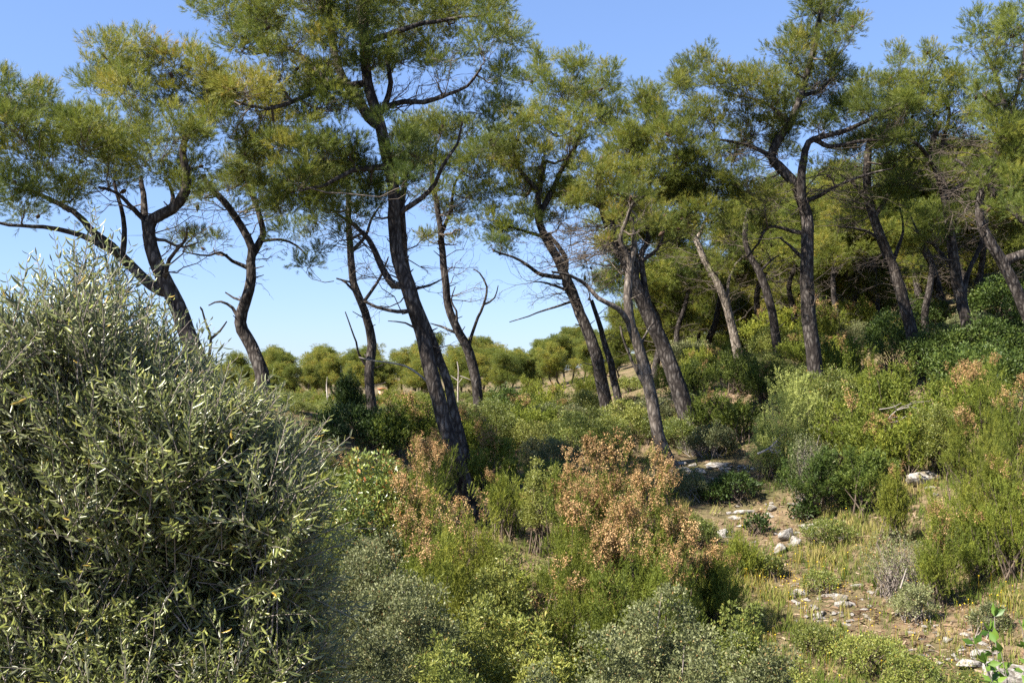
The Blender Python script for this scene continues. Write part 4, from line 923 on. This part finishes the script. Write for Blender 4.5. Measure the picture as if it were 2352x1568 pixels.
# undergrowth between them: copies of a few bushes
PROT = [('heath', .8, 1.2, 24, .5, .08), ('heath', .8, 1.2, 24, .72, .04), ('mastic', .8, 1.1, 24, .58, 0), ('dark', .8, 1.1, 24, .6, 0), ('heath', .8, 1.2, 24, .55, .25), ('grey', .8, 1.0, 24, .62, 0)]
UL = ["green heath of the undergrowth in the middle distance", "yellow-green heath of the undergrowth in the middle distance", "leafy green bush of the undergrowth in the middle distance", "dark leafy bush of the undergrowth in the middle distance", "brown-tipped heath of the undergrowth in the middle distance", "grey-green bush of the undergrowth in the middle distance"]
prot = [make_shrub(k, R, H, D, 900 + i, UL[i], "undergrowth bushes: " + UL[i].split(" of the")[0], hue, br) for i, (k, R, H, D, hue, br) in enumerate(PROT)]
CLEAR = [(hit(1890, 1400), 3.0), (hit(2150, 1470), 2.6), (hit(1720, 1240), 2.4), (hit(1640, 1080), 2.2), (hit(1800, 1210), 2.4), (hit(1160, 960), 2.0), (hit(2130, 1110), 1.0), (hit(1700, 1075), 1.5), (hit(1980, 1440), 2.5), (hit(2250, 1330), 1.4)]
def in_clearing(x, y): return any((x - c[0]) ** 2 + (y - c[1]) ** 2 < r * r for c, r in CLEAR)
placed = [(float(o.location.x), float(o.location.y)) for o in S.objects if o.type == 'EMPTY' and o.get("group") == "shrubs of the scrub"]
first = [True] * len(prot); cnt = 0
for i in range(9000):
    if cnt >= 400: break
    D = math.exp(rg.uniform(math.log(8.8), math.log(62))); px = rg.uniform(-700, 2950)
    x = (px - 1176) / F * D; y = D
    if in_clearing(x, y): continue
    if D < 12 and px < 720: continue
    if D < 13 and 1620 < px < 2380: continue
    if min((x - a) ** 2 + (y - b) ** 2 for a, b in placed) < ((0.8 if D > 14 else 0.5) + 0.012 * D) ** 2: continue
    k = int(rg.integers(0, 6)) if D < 40 else int(rg.choice([0, 1, 2, 2, 3, 5])); s = rg.uniform(0.55, 1.15) * (1 + 0.008 * D)
    if 650 < px < 1560 and k in (3, 4) and D < 45: k = 1 + k % 2
    zz = tz(x, y) - 0.05; sz = s * rg.uniform(0.7, 1.05)
    if px < 1520 and 26 < D < 44: s *= 0.62; sz = s * rg.uniform(0.6, 0.9)
    if D < 14: s *= 0.62; sz = s * rg.uniform(0.6, 0.9)
    lim = P(px, 1180 if D < 12 else 1090 if D < 14 else 1045 if D < 18.6 and px < 1500 else 893 if D > 44 and px < 1480 else np.interp(px, [-200, 1480, 1580, 1800, 2000, 2150, 2400], [912, 905, 830, 850, 790, 745, 690]), D)[2] - tz(x, y)
    if px > 1540 and D > 25: lim = max(lim, rg.uniform(1.0, 2.0) if D > 28 else 0.9)
    if lim < 0.3: continue
    sz = min(sz, lim / 1.3); s = min(s, max(0.45, sz * 1.4))
    placed.append((x, y)); cnt += 1
    if first[k]:
        first[k] = False; r = prot[k]; r.location = (x, y, zz); r.scale = (s, s, sz)
    else: copy_thing(prot[k], (x, y, zz), rg.uniform(0, 6.28), (s, s, sz), UL[k], prot[k]["group"])

# ------------------------------------------------------------------ olive tree
def olive_tree():
    rng = np.random.default_rng(77); D0 = 4.3
    root_xy = P(230, 1500, D0); base = np.array([root_xy[0], D0, tz(root_xy[0], D0)])
    root = empty("olive_tree", base); tag(root, "silvery olive tree filling the left foreground with narrow glossy leaves", "olive tree")
    PF = [(200,640,62,90),(215,760,110,120),(100,740,90,90),(20,760,80,90),(320,790,100,90),(400,850,80,70),(200,930,220,150),(470,900,90,80),(555,880,60,60),(590,960,70,90),(645,1000,50,90),(30,930,120,150),
          (330,850,90,90),(400,960,110,110),(310,980,120,110),(520,1010,80,80),(90,1110,180,180),(330,1100,220,180),(540,1130,140,160),(650,1170,65,140),(60,1330,170,180),(250,1350,220,180),(470,1370,200,170),(640,1380,90,150),(120,1540,220,120),(400,1550,230,110),(620,1540,110,110)]
    puffs = []
    PF = [(x - (50 if x > 440 and y < 1150 else 15 if x > 440 else 0), y + (62 if y < 800 else 45 if y < 1010 else 0) + (55 if 380 < x < 600 and y < 970 else 0), rx, ry) for x, y, rx, ry in PF]
    for i, (x, y, rx, ry) in enumerate(PF):
        d = D0 + rng.uniform(-0.12, 0.30); k = d / F
        puffs.append((P(x, y, d), np.array([rx * k, 0.38, ry * k])))
        if rx > 85:
            d = D0 + rng.uniform(0.5, 1.0); k = d / F; puffs.append((P(x, y + 20, d), np.array([rx * k, 0.36, ry * k])))
    crown_c = P(250, 1250, D0 + 0.3)
    # trunk and main branches
    trunk = smooth_line([[*base - np.array([0.05, 0, 0.2]), 0.11], [*(base + np.array([0.03, 0.05, 0.7])), 0.095], [*(base * np.array([1, 1, 0]) + np.array([-0.05, 0.1, base[2] + 1.3])), 0.08], [*P(240, 1480, D0 + 0.15), 0.055], [*P(230, 1250, D0 + 0.2), 0.035], [*P(215, 950, D0 + 0.2), 0.02], [*P(205, 700, D0 + 0.1), 0.006]], 0.08)
    g = G(); wood(g, trunk, 12, rng, 0.1); link("trunk", g.mesh("trunk", M['bark_pale'], True, base), root)
    gb = G(); PB = []; RB = []; sk = trunk[len(trunk) // 3:]
    nodes_ = []
    for c, r in sorted(puffs, key=lambda p: np.min(np.linalg.norm(sk[:, :3] - p[0], axis=1))):
        cost = np.linalg.norm(sk[:, :3] - c, axis=1) + np.maximum(0, sk[:, 2] - c[2]) * 1.2; b = sk[np.argmin(cost)]
        t = np.linspace(0, 1, 8); off = np.cumsum(rng.normal(size=(8, 3)) * 0.02, axis=0); off -= t[:, None] * off[-1]
        top = c + np.array([0, 0, r[2] * 0.5]); br = b[:3] + (top - b[:3]) * t[:, None] + off; br[:, 2] -= 0.08 * np.sin(np.pi * t)
        rr = np.linspace(min(b[3] * .7, .022), 0.004, 8); PB.append(br); RB.append(rr); sk = np.vstack([sk, np.column_stack([br, rr])])
        nodes_.append(br)
    v, f = tubes(np.array(PB), np.array(RB), 6); gb.add(v, f)
    # leafy shoots
    B = []; A = []; L = []; I = []
    for (c, r), br in zip(puffs, nodes_):
        n = int((300 if c[2] < 3.85 else 140) * (r[0] * r[1] * r[2]) ** (2 / 3) / 0.12)
        u = nrm(rng.normal(size=(n, 3))) * rng.random((n, 1)) ** 0.4
        p = c + u * r - np.array([0, 0, 0.10]); B.append(p)
        out = nrm(p - crown_c); up = np.array([0, 0, 1.0])
        A.append(nrm(out * 0.42 + up * rng.uniform(0.3, 1.1, (n, 1)) + rng.normal(size=(n, 3)) * 0.42)); L.append(rng.uniform(0.17, 0.36, n) * (1.25 if c[2] > 3.95 else 1.0))
        I.append(br[rng.integers(3, 8, n)])
    B = np.vstack(B); A = np.vstack(A); L = np.concatenate(L); I = np.vstack(I); n = len(B)
    K = 12; t = np.linspace(0, 1, K)
    side = nrm(np.cross(A, rng.normal(size=(n, 3)))); curv = rng.uniform(-0.22, 0.22, n)
    line = B[:, None] + A[:, None] * (t[None, :, None] * L[:, None, None]) + side[:, None] * ((t ** 2)[None, :, None] * (curv * L)[:, None, None])
    v, f = tubes(line[:, ::3][:, :4] if False else line[:, [0, 4, 8, 11]], np.tile(np.array([0.0028, 0.0022, 0.0016, 0.001]), (n, 1)), 3); gb.add(v, f)
    tt = np.linspace(0, 1, 5)[None, :, None]; cn = I[:, None] + (B - I)[:, None] * tt; cn = cn[rng.random(n) < 0.16]
    v, f = tubes(cn, np.tile(np.linspace(0.0045, 0.0028, 5), (len(cn), 1)), 3); gb.add(v, f)
    link("branches", gb.mesh("branches", M['grey_stem'], False, base), root)
    # leaves: opposite pairs, each pair turned a quarter
    T = nrm(np.gradient(line, axis=1)); S1 = np.repeat(side[:, None], K, 1); S1 = nrm(S1 - (S1 * T).sum(-1, keepdims=True) * T); S2 = np.cross(T, S1)
    rot = rng.uniform(0, 6.28, n)[:, None] + (np.arange(K) % 2)[None] * (np.pi / 2) + rng.normal(size=(n, K)) * 0.3
    gl = G()
    prof = [(0.0, 0.0, 0.0), (0.22, 0.42, 0.02), (0.5, 0.5, 0.055), (0.78, 0.33, 0.05), (1.0, 0.0, 0.0)]
    tv = [(0, 0, 0)]
    for z, w, b in prof[1:4]: tv += [(-w, b + 0.16 * w, z), (0, b - 0.02, z), (w, b + 0.16 * w, z)]
    tv += [(0, -0.02, 1.0)]
    tv = np.array(tv); tf4 = np.array([[1, 2, 5, 4], [2, 3, 6, 5], [4, 5, 8, 7], [5, 6, 9, 8]]); tf3 = np.array([[0, 2, 1], [0, 3, 2], [7, 8, 10], [8, 9, 10]])
    tf = np.vstack([tf3, tf4[:, [0, 1, 2]], tf4[:, [0, 2, 3]]])[:, ::-1]
    for sgn in (0, np.pi):
        a = rot + sgn + rng.normal(size=rot.shape) * 0.2
        out = np.cos(a)[..., None] * S1 + np.sin(a)[..., None] * S2
        e = np.radians(rng.uniform(28, 62, rot.shape))[..., None]
        d = nrm(T * np.cos(e) + out * np.sin(e) + rng.normal(size=out.shape) * 0.12)
        nrmal = nrm(T * np.sin(e) - out * np.cos(e) + rng.normal(size=out.shape) * 0.25)   # upper face looks to the shoot
        keep = (rng.random(rot.shape) < 0.9)
        p = line[keep]; d = d[keep]; nn = nrmal[keep]
        x = nrm(np.cross(nn, d)); y = np.cross(d, x)
        ln = rng.uniform(0.040, 0.070, len(p)) * np.interp(np.broadcast_to(t, rot.shape)[keep], [0, .4, .9, 1], [.85, 1.05, .85, .55])
        wd = ln * rng.uniform(0.16, 0.215, len(p))
        V = p[:, None] + x[:, None] * (tv[:, 0][None, :, None] * wd[:, None, None]) - y[:, None] * (tv[:, 1][None, :, None] * ln[:, None, None] * 0.9) + d[:, None] * (tv[:, 2][None, :, None] * ln[:, None, None])
        Fc = (np.arange(len(p))[:, None, None] * 11 + tf[None]).reshape(-1, 3)
        tipf = np.broadcast_to(t, rot.shape)[keep]
        h = 0.40 + rng.normal(size=len(p)) * 0.22 + (tipf > 0.8) * 0.28; old = rng.random(len(p)) < 0.006; h[old] = 1.0; h[~old] = np.minimum(h[~old], 0.88)
        gl.add(V.reshape(-1, 3), Fc, np.repeat(np.clip(h, 0, 1), 11))
    link("leaves", gl.mesh("leaves", M['olive'], True, base), root)
    print("olive leaves", gl.n // 11)
olive_tree()

# ------------------------------------------------------------------ rocks
def rock_mesh(seed, flat=1.0):
    r = np.random.default_rng(seed); nu, nv = 28, 16
    th = np.linspace(0, 2 * np.pi, nu, endpoint=False); ph = np.linspace(0.02, np.pi - 0.02, nv)
    A, Bq = np.meshgrid(th, ph); d = np.stack([np.cos(A) * np.sin(Bq), np.sin(A) * np.sin(Bq), np.cos(Bq)], -1).reshape(-1, 3)
    pl = nrm(r.normal(size=(24, 3))); dist = r.uniform(0.58, 1.0, 24)
    rad = np.min(dist[None] / np.maximum(d @ pl.T, 0.05), axis=1); rad = np.minimum(rad, 1.15)
    rad *= 1 + 0.035 * np.sin(9 * d[:, 0] + r.uniform(0, 6)) * np.sin(8 * d[:, 1] + 7 * d[:, 2]) + r.normal(size=len(d)) * 0.012
    v = d * rad[:, None] * np.array([1.25, 0.8, flat])
    i = np.arange(nv - 1)[:, None] * nu; j = np.arange(nu)[None]; k = (j + 1) % nu
    q = np.stack([i + j, i + nu + j, i + nu + k, i + k], -1).reshape(-1, 4)
    g = G(); g.add(v, q); c0 = len(v)
    g.add(np.array([d[0] * rad[0], ]) * [1, .8, flat], np.zeros((0, 3)))
    g2 = G(); g2.add(v, q); g2.add(np.zeros((0, 3)), np.zeros((0, 3)))
    return g2.mesh("limestone_rock", M['rock'], False)
RM = [rock_mesh(300 + i, 0.62 if i % 2 else 0.45) for i in range(8)]
def rock(px, py, wpx, hpx, i, label, group="limestone rocks", sink=0.32):
    p = hit(px, py); w = wpx * p[1] / F / 2; h = hpx * p[1] / F
    o = link("limestone_rock", RM[i % 8]); o.location = (p[0], p[1] + w * 0.3, p[2] + h * (0.5 - sink)); o.scale = (w, w * 0.9, h)
    o.rotation_euler = (rg.uniform(-.12, .12), rg.uniform(-.12, .12), rg.uniform(0, 6.28) if i > 1 else 0.2); tag(o, label, "rock", group); return o
rock(2122,1116,92,34,1,"big white boulder on the right slope, the largest pale rock",sink=.12)
rock(2235,1535,80,26,0,"broad flat pale stone on the bare path at the bottom right",sink=.3)
rock(2270,1510,70,14,2,"thin pale slab just behind the broad flat stone at the bottom right")
rock(1808,1245,40,30,3,"grey stone in the shaded hollow, tallest of the close trio",sink=.2)
rock(1828,1255,34,26,5,"pointed grey stone right of the tallest one in the shaded trio",sink=.2)
rock(1793,1268,40,22,7,"rounded grey stone, nearest of the shaded trio",sink=.2)
rock(1660,1235,24,22,3,"lone grey stone at the left of the shaded hollow",sink=.2)
rock(1712,1183,70,12,0,"long flat grey slab across the shaded hollow")
rock(1690,1197,32,12,2,"short flat grey slab below the long one in the shaded hollow")
rock(1775,1175,34,14,5,"broken grey stone at the far side of the shaded hollow")
rock(1860,1215,34,16,3,"grey stone at the right of the shaded trio")
rock(1932,1243,26,12,2,"small grey stone at the right end of the shaded hollow")
rock(1650,1075,60,16,2,"pale flat rock on the sunlit patch behind the shaded hollow, the largest there")
rock(1610,1088,28,10,5,"pale stone right of the large flat one's left end on the sunlit patch")
rock(1528,1093,36,16,3,"pale stone beside the blackened foot of the curved pine")
rock(1570,1080,40,10,0,"low pale ledge right of the curved pine's foot")
rock(1715,1080,24,12,7,"small pale stone at the right end of the sunlit patch")
rock(1835,1370,40,18,5,"pale stone by the yellow flowers in the clearing")
rock(1930,1380,44,18,3,"pale rough stone in the middle of the clearing")
rock(1935,1400,46,20,1,"largest pale stone in the middle of the clearing")
rock(1885,1418,36,14,2,"pale flat stone in the lower middle of the clearing")
rock(1875,1400,26,9,0,"thin pale stone left of the largest clearing stone")
rock(2063,1417,18,14,7,"small pale upright stone left of the small rounded bush",sink=.2)
rock(2125,1445,24,9,2,"small flat white stone below the small rounded bush")
rock(2178,1478,34,12,5,"bright white stone in the middle of the bare path")
rock(2158,1468,18,8,3,"little white stone just left of the bright path stone")
rock(2233,1480,26,10,1,"pale stone on the right half of the bare path")
rock(2160,1530,16,10,7,"small pale stone left of the broad flat stone")
rock(2140,1130,24,10,2,"small pale stone in front of the big white boulder")
rock(2150,1140,16,8,5,"smallest pale stone in front of the big white boulder")
rock(1975,1092,24,14,3,"white stone half hidden behind the spiky junipers")
rock(2040,1130,40,16,5,"pale broken stone right of the spiky junipers")
for i in range(168):
    px, py = [(rg.uniform(2090, 2300), rg.uniform(1440, 1540)), (rg.uniform(1820, 2000), rg.uniform(1350, 1440)), (rg.uniform(1640, 1900), rg.uniform(1160, 1260)), (rg.uniform(1520, 1730), rg.uniform(1068, 1110))][i % 4]
    rock(px, py, rg.uniform(8, 28), rg.uniform(4, 9), 2 + i % 6, ["little white pebble stone strewn on the bare path at the bottom right", "little pale stone strewn in the grassy clearing", "little grey stone strewn in the shaded hollow", "little pale stone strewn on the sunlit patch by the curved pine"][i % 4], ["little stones of the bare path", "little stones of the clearing", "little stones of the shaded hollow", "little stones of the sunlit patch"][i % 4])

# squared pale stone block in the bottom right corner
def block():
    g = G(); nx, ny = 12, 6; bx, by, bz = 0.22, 0.13, 0.07; rng = np.random.default_rng(5)
    import bmesh
    bm = bmesh.new(); bmesh.ops.create_cube(bm, size=2.0)
    bmesh.ops.scale(bm, vec=(bx, by, bz), verts=bm.verts); bmesh.ops.subdivide_edges(bm, edges=bm.edges[:], cuts=4, use_grid_fill=True)
    bmesh.ops.bevel(bm, geom=[e for e in bm.edges if e.calc_face_angle(0) > 0.6], offset=0.012, segments=2, affect='EDGES')
    for v in bm.verts: v.co += Vector(rng.normal(size=3) * 0.004)
    me = bpy.data.meshes.new("stone_block"); bm.to_mesh(me); bm.free(); me.materials.append(M['rock'])
    o = link("stone_block", me); p = hit(2318, 1566); o.location = (p[0], p[1], p[2] + 0.06); o.rotation_euler = (0.03, 0.06, -0.15)
    tag(o, "squared pale stone block in the bottom right corner under the leafy sapling", "stone block")
block()

# ------------------------------------------------------------------ grass and flowers
def blade_template(seed, n=7):
    r = np.random.default_rng(seed); V = []; Fc = []; H = []
    for i in range(n):
        a = r.uniform(0, 6.28); d = np.array([math.cos(a), math.sin(a), 0]); s = np.array([-d[1], d[0], 0]); b = np.array([r.normal() * 0.1, r.normal() * 0.1, 0]); h = r.uniform(0.5, 1.0); o = r.uniform(0.1, 0.5); w = 0.02; k = len(V)
        V += [b - s * w, b + s * w, b + d * o * 0.3 * h + s * w * 0.8 + [0, 0, 0.6 * h], b + d * o * 0.3 * h - s * w * 0.8 + [0, 0, 0.6 * h], b + d * o * h + [0, 0, h]]
        Fc += [[k, k + 1, k + 2], [k, k + 2, k + 3], [k + 3, k + 2, k + 4]]; hh = r.uniform(-.1, .1); H += [hh - .1, hh - .1, hh, hh, hh + .1]
    return np.array(V), np.array(Fc), np.array(H)
BL = [blade_template(500 + i) for i in range(4)]
def grass():
    rng = np.random.default_rng(12); xs = []; ys = []
    N = 80000
    D = np.exp(rng.uniform(math.log(7), math.log(42), N)); px = rng.uniform(-100, 2450, N); x = (px - 1176) / F * D; y = D
    patch = np.sin(x * 1.9 + 1.3) * np.sin(y * 1.5 + 0.4) + 0.6 * np.sin(x * 4.3 + y * 2.2) + 0.5 * np.sin(y * 3.9 - x * 1.1)
    inc = np.zeros(N, bool)
    for c, r in CLEAR: inc |= (x - c[0]) ** 2 + (y - c[1]) ** 2 < (r + 0.4) ** 2
    path = np.zeros(N, bool)
    for q, r in [(hit(2200, 1490), 1.0), (hit(2250, 1530), .7), (hit(2160, 1440), .85), (hit(2050, 1450), .5), (hit(1930, 1395), .7), (hit(1650, 1080), 1.2), (hit(1720, 1190), 1.0), (hit(1800, 1230), 0.8), (hit(1840, 1350), 0.5)]:
        path |= (x - q[0]) ** 2 + (y - q[1]) ** 2 < r * r
    prob = np.where(inc, 0.75 + 0.25 * (patch > 0), 0.22) * np.where(path, 0.16, 1.0)
    k = rng.random(N) < prob; x, y, patch, D, inc = x[k], y[k], patch[k], D[k], inc[k]
    z = terrain(x, y); pos = np.stack([x, y, z - 0.01], -1); n = len(x)
    hue = np.clip(0.38 + 0.15 * patch + rng.normal(size=n) * 0.15, 0, 1); hue[~inc] -= 0.1
    sc = rng.uniform(0.06, 0.20, n) * (1 + 0.25 * (patch > 0.7)) * (1 + 0.012 * D)
    ax = np.array([0, 0, 1.0]) + rng.normal(size=(n, 3)) * 0.18; g = G(); sel = rng.integers(0, 4, n)
    for i in range(4):
        w = sel == i; scatter(g, *BL[i], pos[w], ax[w], sc[w], hue[w], rng)
    o = link("grass", g.mesh("grass", M['grass'])); tag(o, "thin green and straw-coloured grass over the clearing and between the shrubs", "grass", None, "stuff")
    # dry needle and leaf litter
    N = 42000; D = np.exp(rng.uniform(math.log(8), math.log(30), N)); px = rng.uniform(800, 2450, N); x = (px - 1176) / F * D; y = D
    pos = np.stack([x, y, terrain(x, y) + 0.012], -1); tv = np.array([[-.5, 0, 0], [.5, 0, 0], [.35, .22, .08], [-.3, .18, .1]]); tf = np.array([[0, 1, 2, 3]])
    tv = tv[:, [1, 2, 0]] * np.array([1, .5, 1]); ax = rng.normal(size=(N, 3)) * np.array([1, 1, .22])
    g = G(); scatter(g, tv, tf, np.zeros(4), pos, ax, rng.uniform(0.03, 0.11, N), rng.random(N), rng)
    o = link("leaf_litter", g.mesh("leaf_litter", M['litter'])); tag(o, "dry brown litter of needles and bits of twig on the bare soil", "leaf litter", None, "stuff")
    # flowers
    pts = []
    for (qx, qy, s, m) in [(1800, 1345, 0.5, 130), (1850, 1350, 0.6, 60), (1900, 1190, 0.8, 70), (2330, 1395, 0.5, 90), (1980, 1540, 0.6, 60), (2000, 1400, 1.0, 60), (1850, 1460, 0.9, 50)]:
        c = hit(qx, min(qy, 1560)); m = int(m * 0.55); a = rng.normal(size=(m, 2)) * s * np.array([1, 0.7]) + c[:2]; pts.append(a)
    a = np.vstack(pts); zz = terrain(a[:, 0], a[:, 1]) + rng.uniform(0.08, 0.26, len(a)); n = len(a)
    an = np.arange(6) * np.pi / 3; tv = np.vstack([[0, 0, 0.0]] + [[math.cos(t), math.sin(t), 0.25] for t in an]); tf = np.array([[0, 1 + i, 1 + (i + 1) % 6] for i in range(6)])
    g = G(); scatter(g, tv, tf, np.zeros(7), np.column_stack([a, zz]), np.array([-.3, -.3, 1.0]) + rng.normal(size=(n, 3)) * 0.4, rng.uniform(0.006, 0.011, n), rng.random(n), rng)
    st = np.stack([np.column_stack([a, zz - 0.26]), np.column_stack([a, zz])], 1); v, f = tubes(st, np.full((n, 2), 0.0018), 3); g.add(v, f, 0.0)
    o = link("wildflowers", g.mesh("wildflowers", M['bloom'])); tag(o, "scattered small yellow wildflowers in the clearing", "wildflowers", None, "stuff")
grass()

# ------------------------------------------------------------------ leafy sapling, dead wood
def sapling():
    rng = np.random.default_rng(44); D = 5.2; top = P(2340, 1440, D); base = np.array([top[0] + 0.06, D, tz(top[0], D)])
    root = empty("leafy_sapling", base); tag(root, "fresh green broad-leaved sapling reaching in at the bottom right corner", "sapling")
    tips = [P(2245, 1490, D - .1), P(2270, 1455, D), P(2310, 1430, D + .1), P(2350, 1425, D), P(2300, 1510, D - .15), P(2390, 1400, D + .1), P(2340, 1480, D - .2), P(2400, 1470, D), P(2262, 1530, D - .1)]
    gs, gl = G(), G(); hub = base + np.array([0, 0, 0.55 * (P(2340, 1540, D)[2] - base[2])]); lines = []
    v, f = tubes(np.linspace(base - [0, 0, .1], hub, 5)[None], np.linspace(.016, .011, 5)[None], 6); gs.add(v, f)
    for t in tips:
        s = np.linspace(0, 1, 9)[:, None]; l = hub + (t - hub) * s + np.cumsum(rng.normal(size=(9, 3)) * 0.008, axis=0); l[:, 2] += 0.05 * np.sin(np.pi * s[:, 0]); lines.append(l)
    L = np.array(lines); v, f = tubes(L, np.tile(np.linspace(.008, .002, 9), (len(L), 1)), 5); gs.add(v, f)
    pos = []; ax = []
    for l in L:
        for k in range(3, 9):
            for s in range(5 if k > 6 else 3): pos.append(l[k]); ax.append(nrm(l[k] - l[k - 1] if k < 9 else l[8] - l[7]) * 0.6 + rng.normal(size=3) * 0.55)
    tv, tf, th = leaf_shape(0.48); scatter(gl, tv, tf, th, np.array(pos), np.array(ax), rng.uniform(.045, .08, len(pos)), rng.uniform(.3, 1, len(pos)), rng)
    link("stems", gs.mesh("stems", M['grey_stem'], True, base), root); link("leaves", gl.mesh("leaves", M['bright'], False, base), root)
sapling()

def snag(name, label, cat, D, lines, mat, spray=()):
    rng = np.random.default_rng(int(lines[0][0][0][0])); p0 = P(*lines[0][0][0], D); g = G()
    for pts, w0, w1 in lines:
        l = smooth_line(px_line(pts, D, w0, w1, rng, 0, 0.05), 0.1); wood(g, l, 6, rng)
    for (x, y, dx, dz, L, n) in spray:
        for _ in range(n): dead_spray(g, P(x, y, D), [dx + rng.normal() * .3, rng.normal() * .4, dz + rng.normal() * .2], L * rng.uniform(.7, 1.2), rng, 0.008, 6)
    o = link(name, g.mesh(name, M[mat], True, p0)); o.location = p0.tolist(); tag(o, label, cat); return o
snag("dead_sapling", "bare forked dead sapling between the olive top and the S-curved pine", "dead sapling", 17, [([(470,930),(476,850),(484,780),(472,740),(464,710)], 9, 4), ([(484,778),(505,760),(521,738)], 7, 3), ([(464,712),(460,705)], 5, 3)], 'twig')
snag("dead_tree", "bleached bare dead tree before the distant pines, left of the crooked pine's foot", "dead tree", 40, [([(1052,925),(1052,890),(1053,850),(1050,830)], 5, 2), ([(1053,875),(1040,866),(1035,862)], 3, 1.5), ([(1053,862),(1070,868),(1082,873)], 3, 1.5), ([(1053,880),(1062,868)], 2.5, 1.2)], 'dead')
snag("dead_tree", "thin pale dead stem left of the big dark bush before the distant pines", "dead tree", 40, [([(755,945),(752,915),(750,885),(752,865)], 4, 2), ([(752,915),(760,900)], 2.5, 1.2)], 'dead')
snag("bare_branch", "pale bare branch jutting left across the slim dark pine from behind the thickest trunk", "branch", 17.5, [([(985,880),(960,858),(930,840),(890,832),(850,827),(824,820)], 5, 2.5), ([(850,827),(836,822)], 4, 2)], 'dead')
snag("bleached_snag", "white barkless broken limb standing up in the dead-branch tangle", "dead limb", 21.5, [([(1425,560),(1430,520),(1445,490),(1452,475),(1475,452)], 9, 4), ([(1448,482),(1464,498),(1455,520),(1440,540)], 6, 3)], 'dead', [(1430,520,-.9,-.2,1.0,4)])
snag("fallen_branch", "pale dead branch lying in the heath on the right slope", "branch", 17.6, [([(2000,985),(2030,970),(2060,942),(2090,935),(2110,938)], 3, 1.5), ([(2030,970),(2060,968),(2080,955)], 2.5, 1.2), ([(2020,940),(2050,935),(2070,925)], 2.5, 1.2)], 'dead', [(2040,960,.8,.2,.6,3)])
snag("fallen_branch", "bleached dead branch lying low beside the foot of the pale juniper", "branch", 18.6, [([(1740,1042),(1765,1030),(1785,1012)], 6, 2), ([(1765,1030),(1775,1040)], 3, 1.5)], 'dead', [(1765,1030,.4,.4,.4,3)])
snag("dry_stick", "dry pale stick leaning out of the grey twiggy bush onto the path", "stick", 11.8, [([(2068,1350),(2075,1328),(2082,1305)], 4, 2)], 'dead')

# ------------------------------------------------------------------ houses far behind the trees
M['tile'] = plain("terracotta_tile", (0.36, 0.12, 0.06), (0.58, 0.22, 0.12), 9, 0.8, 0.6, 0.05)
M['wall'] = plain("rendered_wall", (0.50, 0.30, 0.20), (0.60, 0.38, 0.26), 2, 0.9, 0.1)
M['frame'] = plain("window_wood", (0.10, 0.06, 0.04), (0.14, 0.09, 0.06), 5)
M['glass'] = plain("dark_glass", (0.02, 0.025, 0.03), (0.03, 0.035, 0.04), 1, 0.1, 0.0)
def house(px, pyr, D, w, d, wall_h, label, chim):
    p = P(px, pyr, D); z = tz(p[0], D); base = np.array([p[0], D + d / 2, z - 0.2]); roof_h = 0.30 * d; eave = p[2] - roof_h - base[2]
    root = empty("tiled_house", base); tag(root, label, "house", "far houses")
    def boxm(nm, c, s, mat, par):
        g = G(); v = np.array([[i, j, k] for k in (-1, 1) for j in (-1, 1) for i in (-1, 1)]) * np.array(s) / 2 + np.array(c)
        g.add(v, [[0, 2, 3, 1], [4, 5, 7, 6], [0, 1, 5, 4], [2, 6, 7, 3], [0, 4, 6, 2], [1, 3, 7, 5]]); return link(nm, g.mesh(nm, mat), par)
    boxm("wall", (0, 0, eave / 2), (w, d, eave), M['wall'], root)
    g = G(); n = 48
    for sgn in (-1, 1):   # rounded tile courses running down each slope
        xs = np.linspace(-w / 2 - .25, w / 2 + .25, n * 4 + 1); ripple = 0.035 * np.abs(np.sin(np.linspace(0, n * np.pi, n * 4 + 1)))
        ridge = np.column_stack([xs, np.zeros_like(xs), roof_h + eave + ripple]); e = np.column_stack([xs, np.full_like(xs, sgn * (d / 2 + .3)), eave - 0.08 + ripple]); e0 = e - [0, 0, .09]; r0 = ridge - [0, 0, .09]
        m = len(xs); i = np.arange(m - 1); g.add(np.vstack([ridge, e, e0, r0]), np.vstack([np.column_stack([i, i + 1, m + i + 1, m + i]), np.column_stack([m + i, m + i + 1, 2 * m + i + 1, 2 * m + i]), np.column_stack([2 * m + i, 2 * m + i + 1, 3 * m + i + 1, 3 * m + i])]))
    for sx in (-1, 1): g.add([[sx * w / 2, -d / 2, eave], [sx * w / 2, d / 2, eave], [sx * w / 2, 0, eave + roof_h - .1]], [[0, 1, 2]])
    rf = link("roof", g.mesh("roof", M['tile']), root)
    if chim is not None:
        boxm("chimney", (chim, -d * .1, eave + roof_h + .1), (.34, .34, .7), M['wall'], rf); boxm("chimney_cap", (chim, -d * .1, eave + roof_h + .49), (.44, .44, .08), M['tile'], rf)
    for k in range(3):
        x = -w * .32 + k * w * .32; f_ = boxm("window", (x, -d / 2 - .02, eave * .55), (.9, .08, 1.1), M['frame'], root); boxm("pane", (x, -d / 2 - .065, eave * .55), (.74, .02, .94), M['glass'], f_)
house(690, 915, 57, 3.6, 4.5, 2.5, "small house with an orange tiled roof glimpsed right of the olive tree", None)
house(858, 912, 60, 3.2, 4.5, 2.5, "small house with orange tiled roof and chimney glimpsed behind the slim dark pine", 0.25)
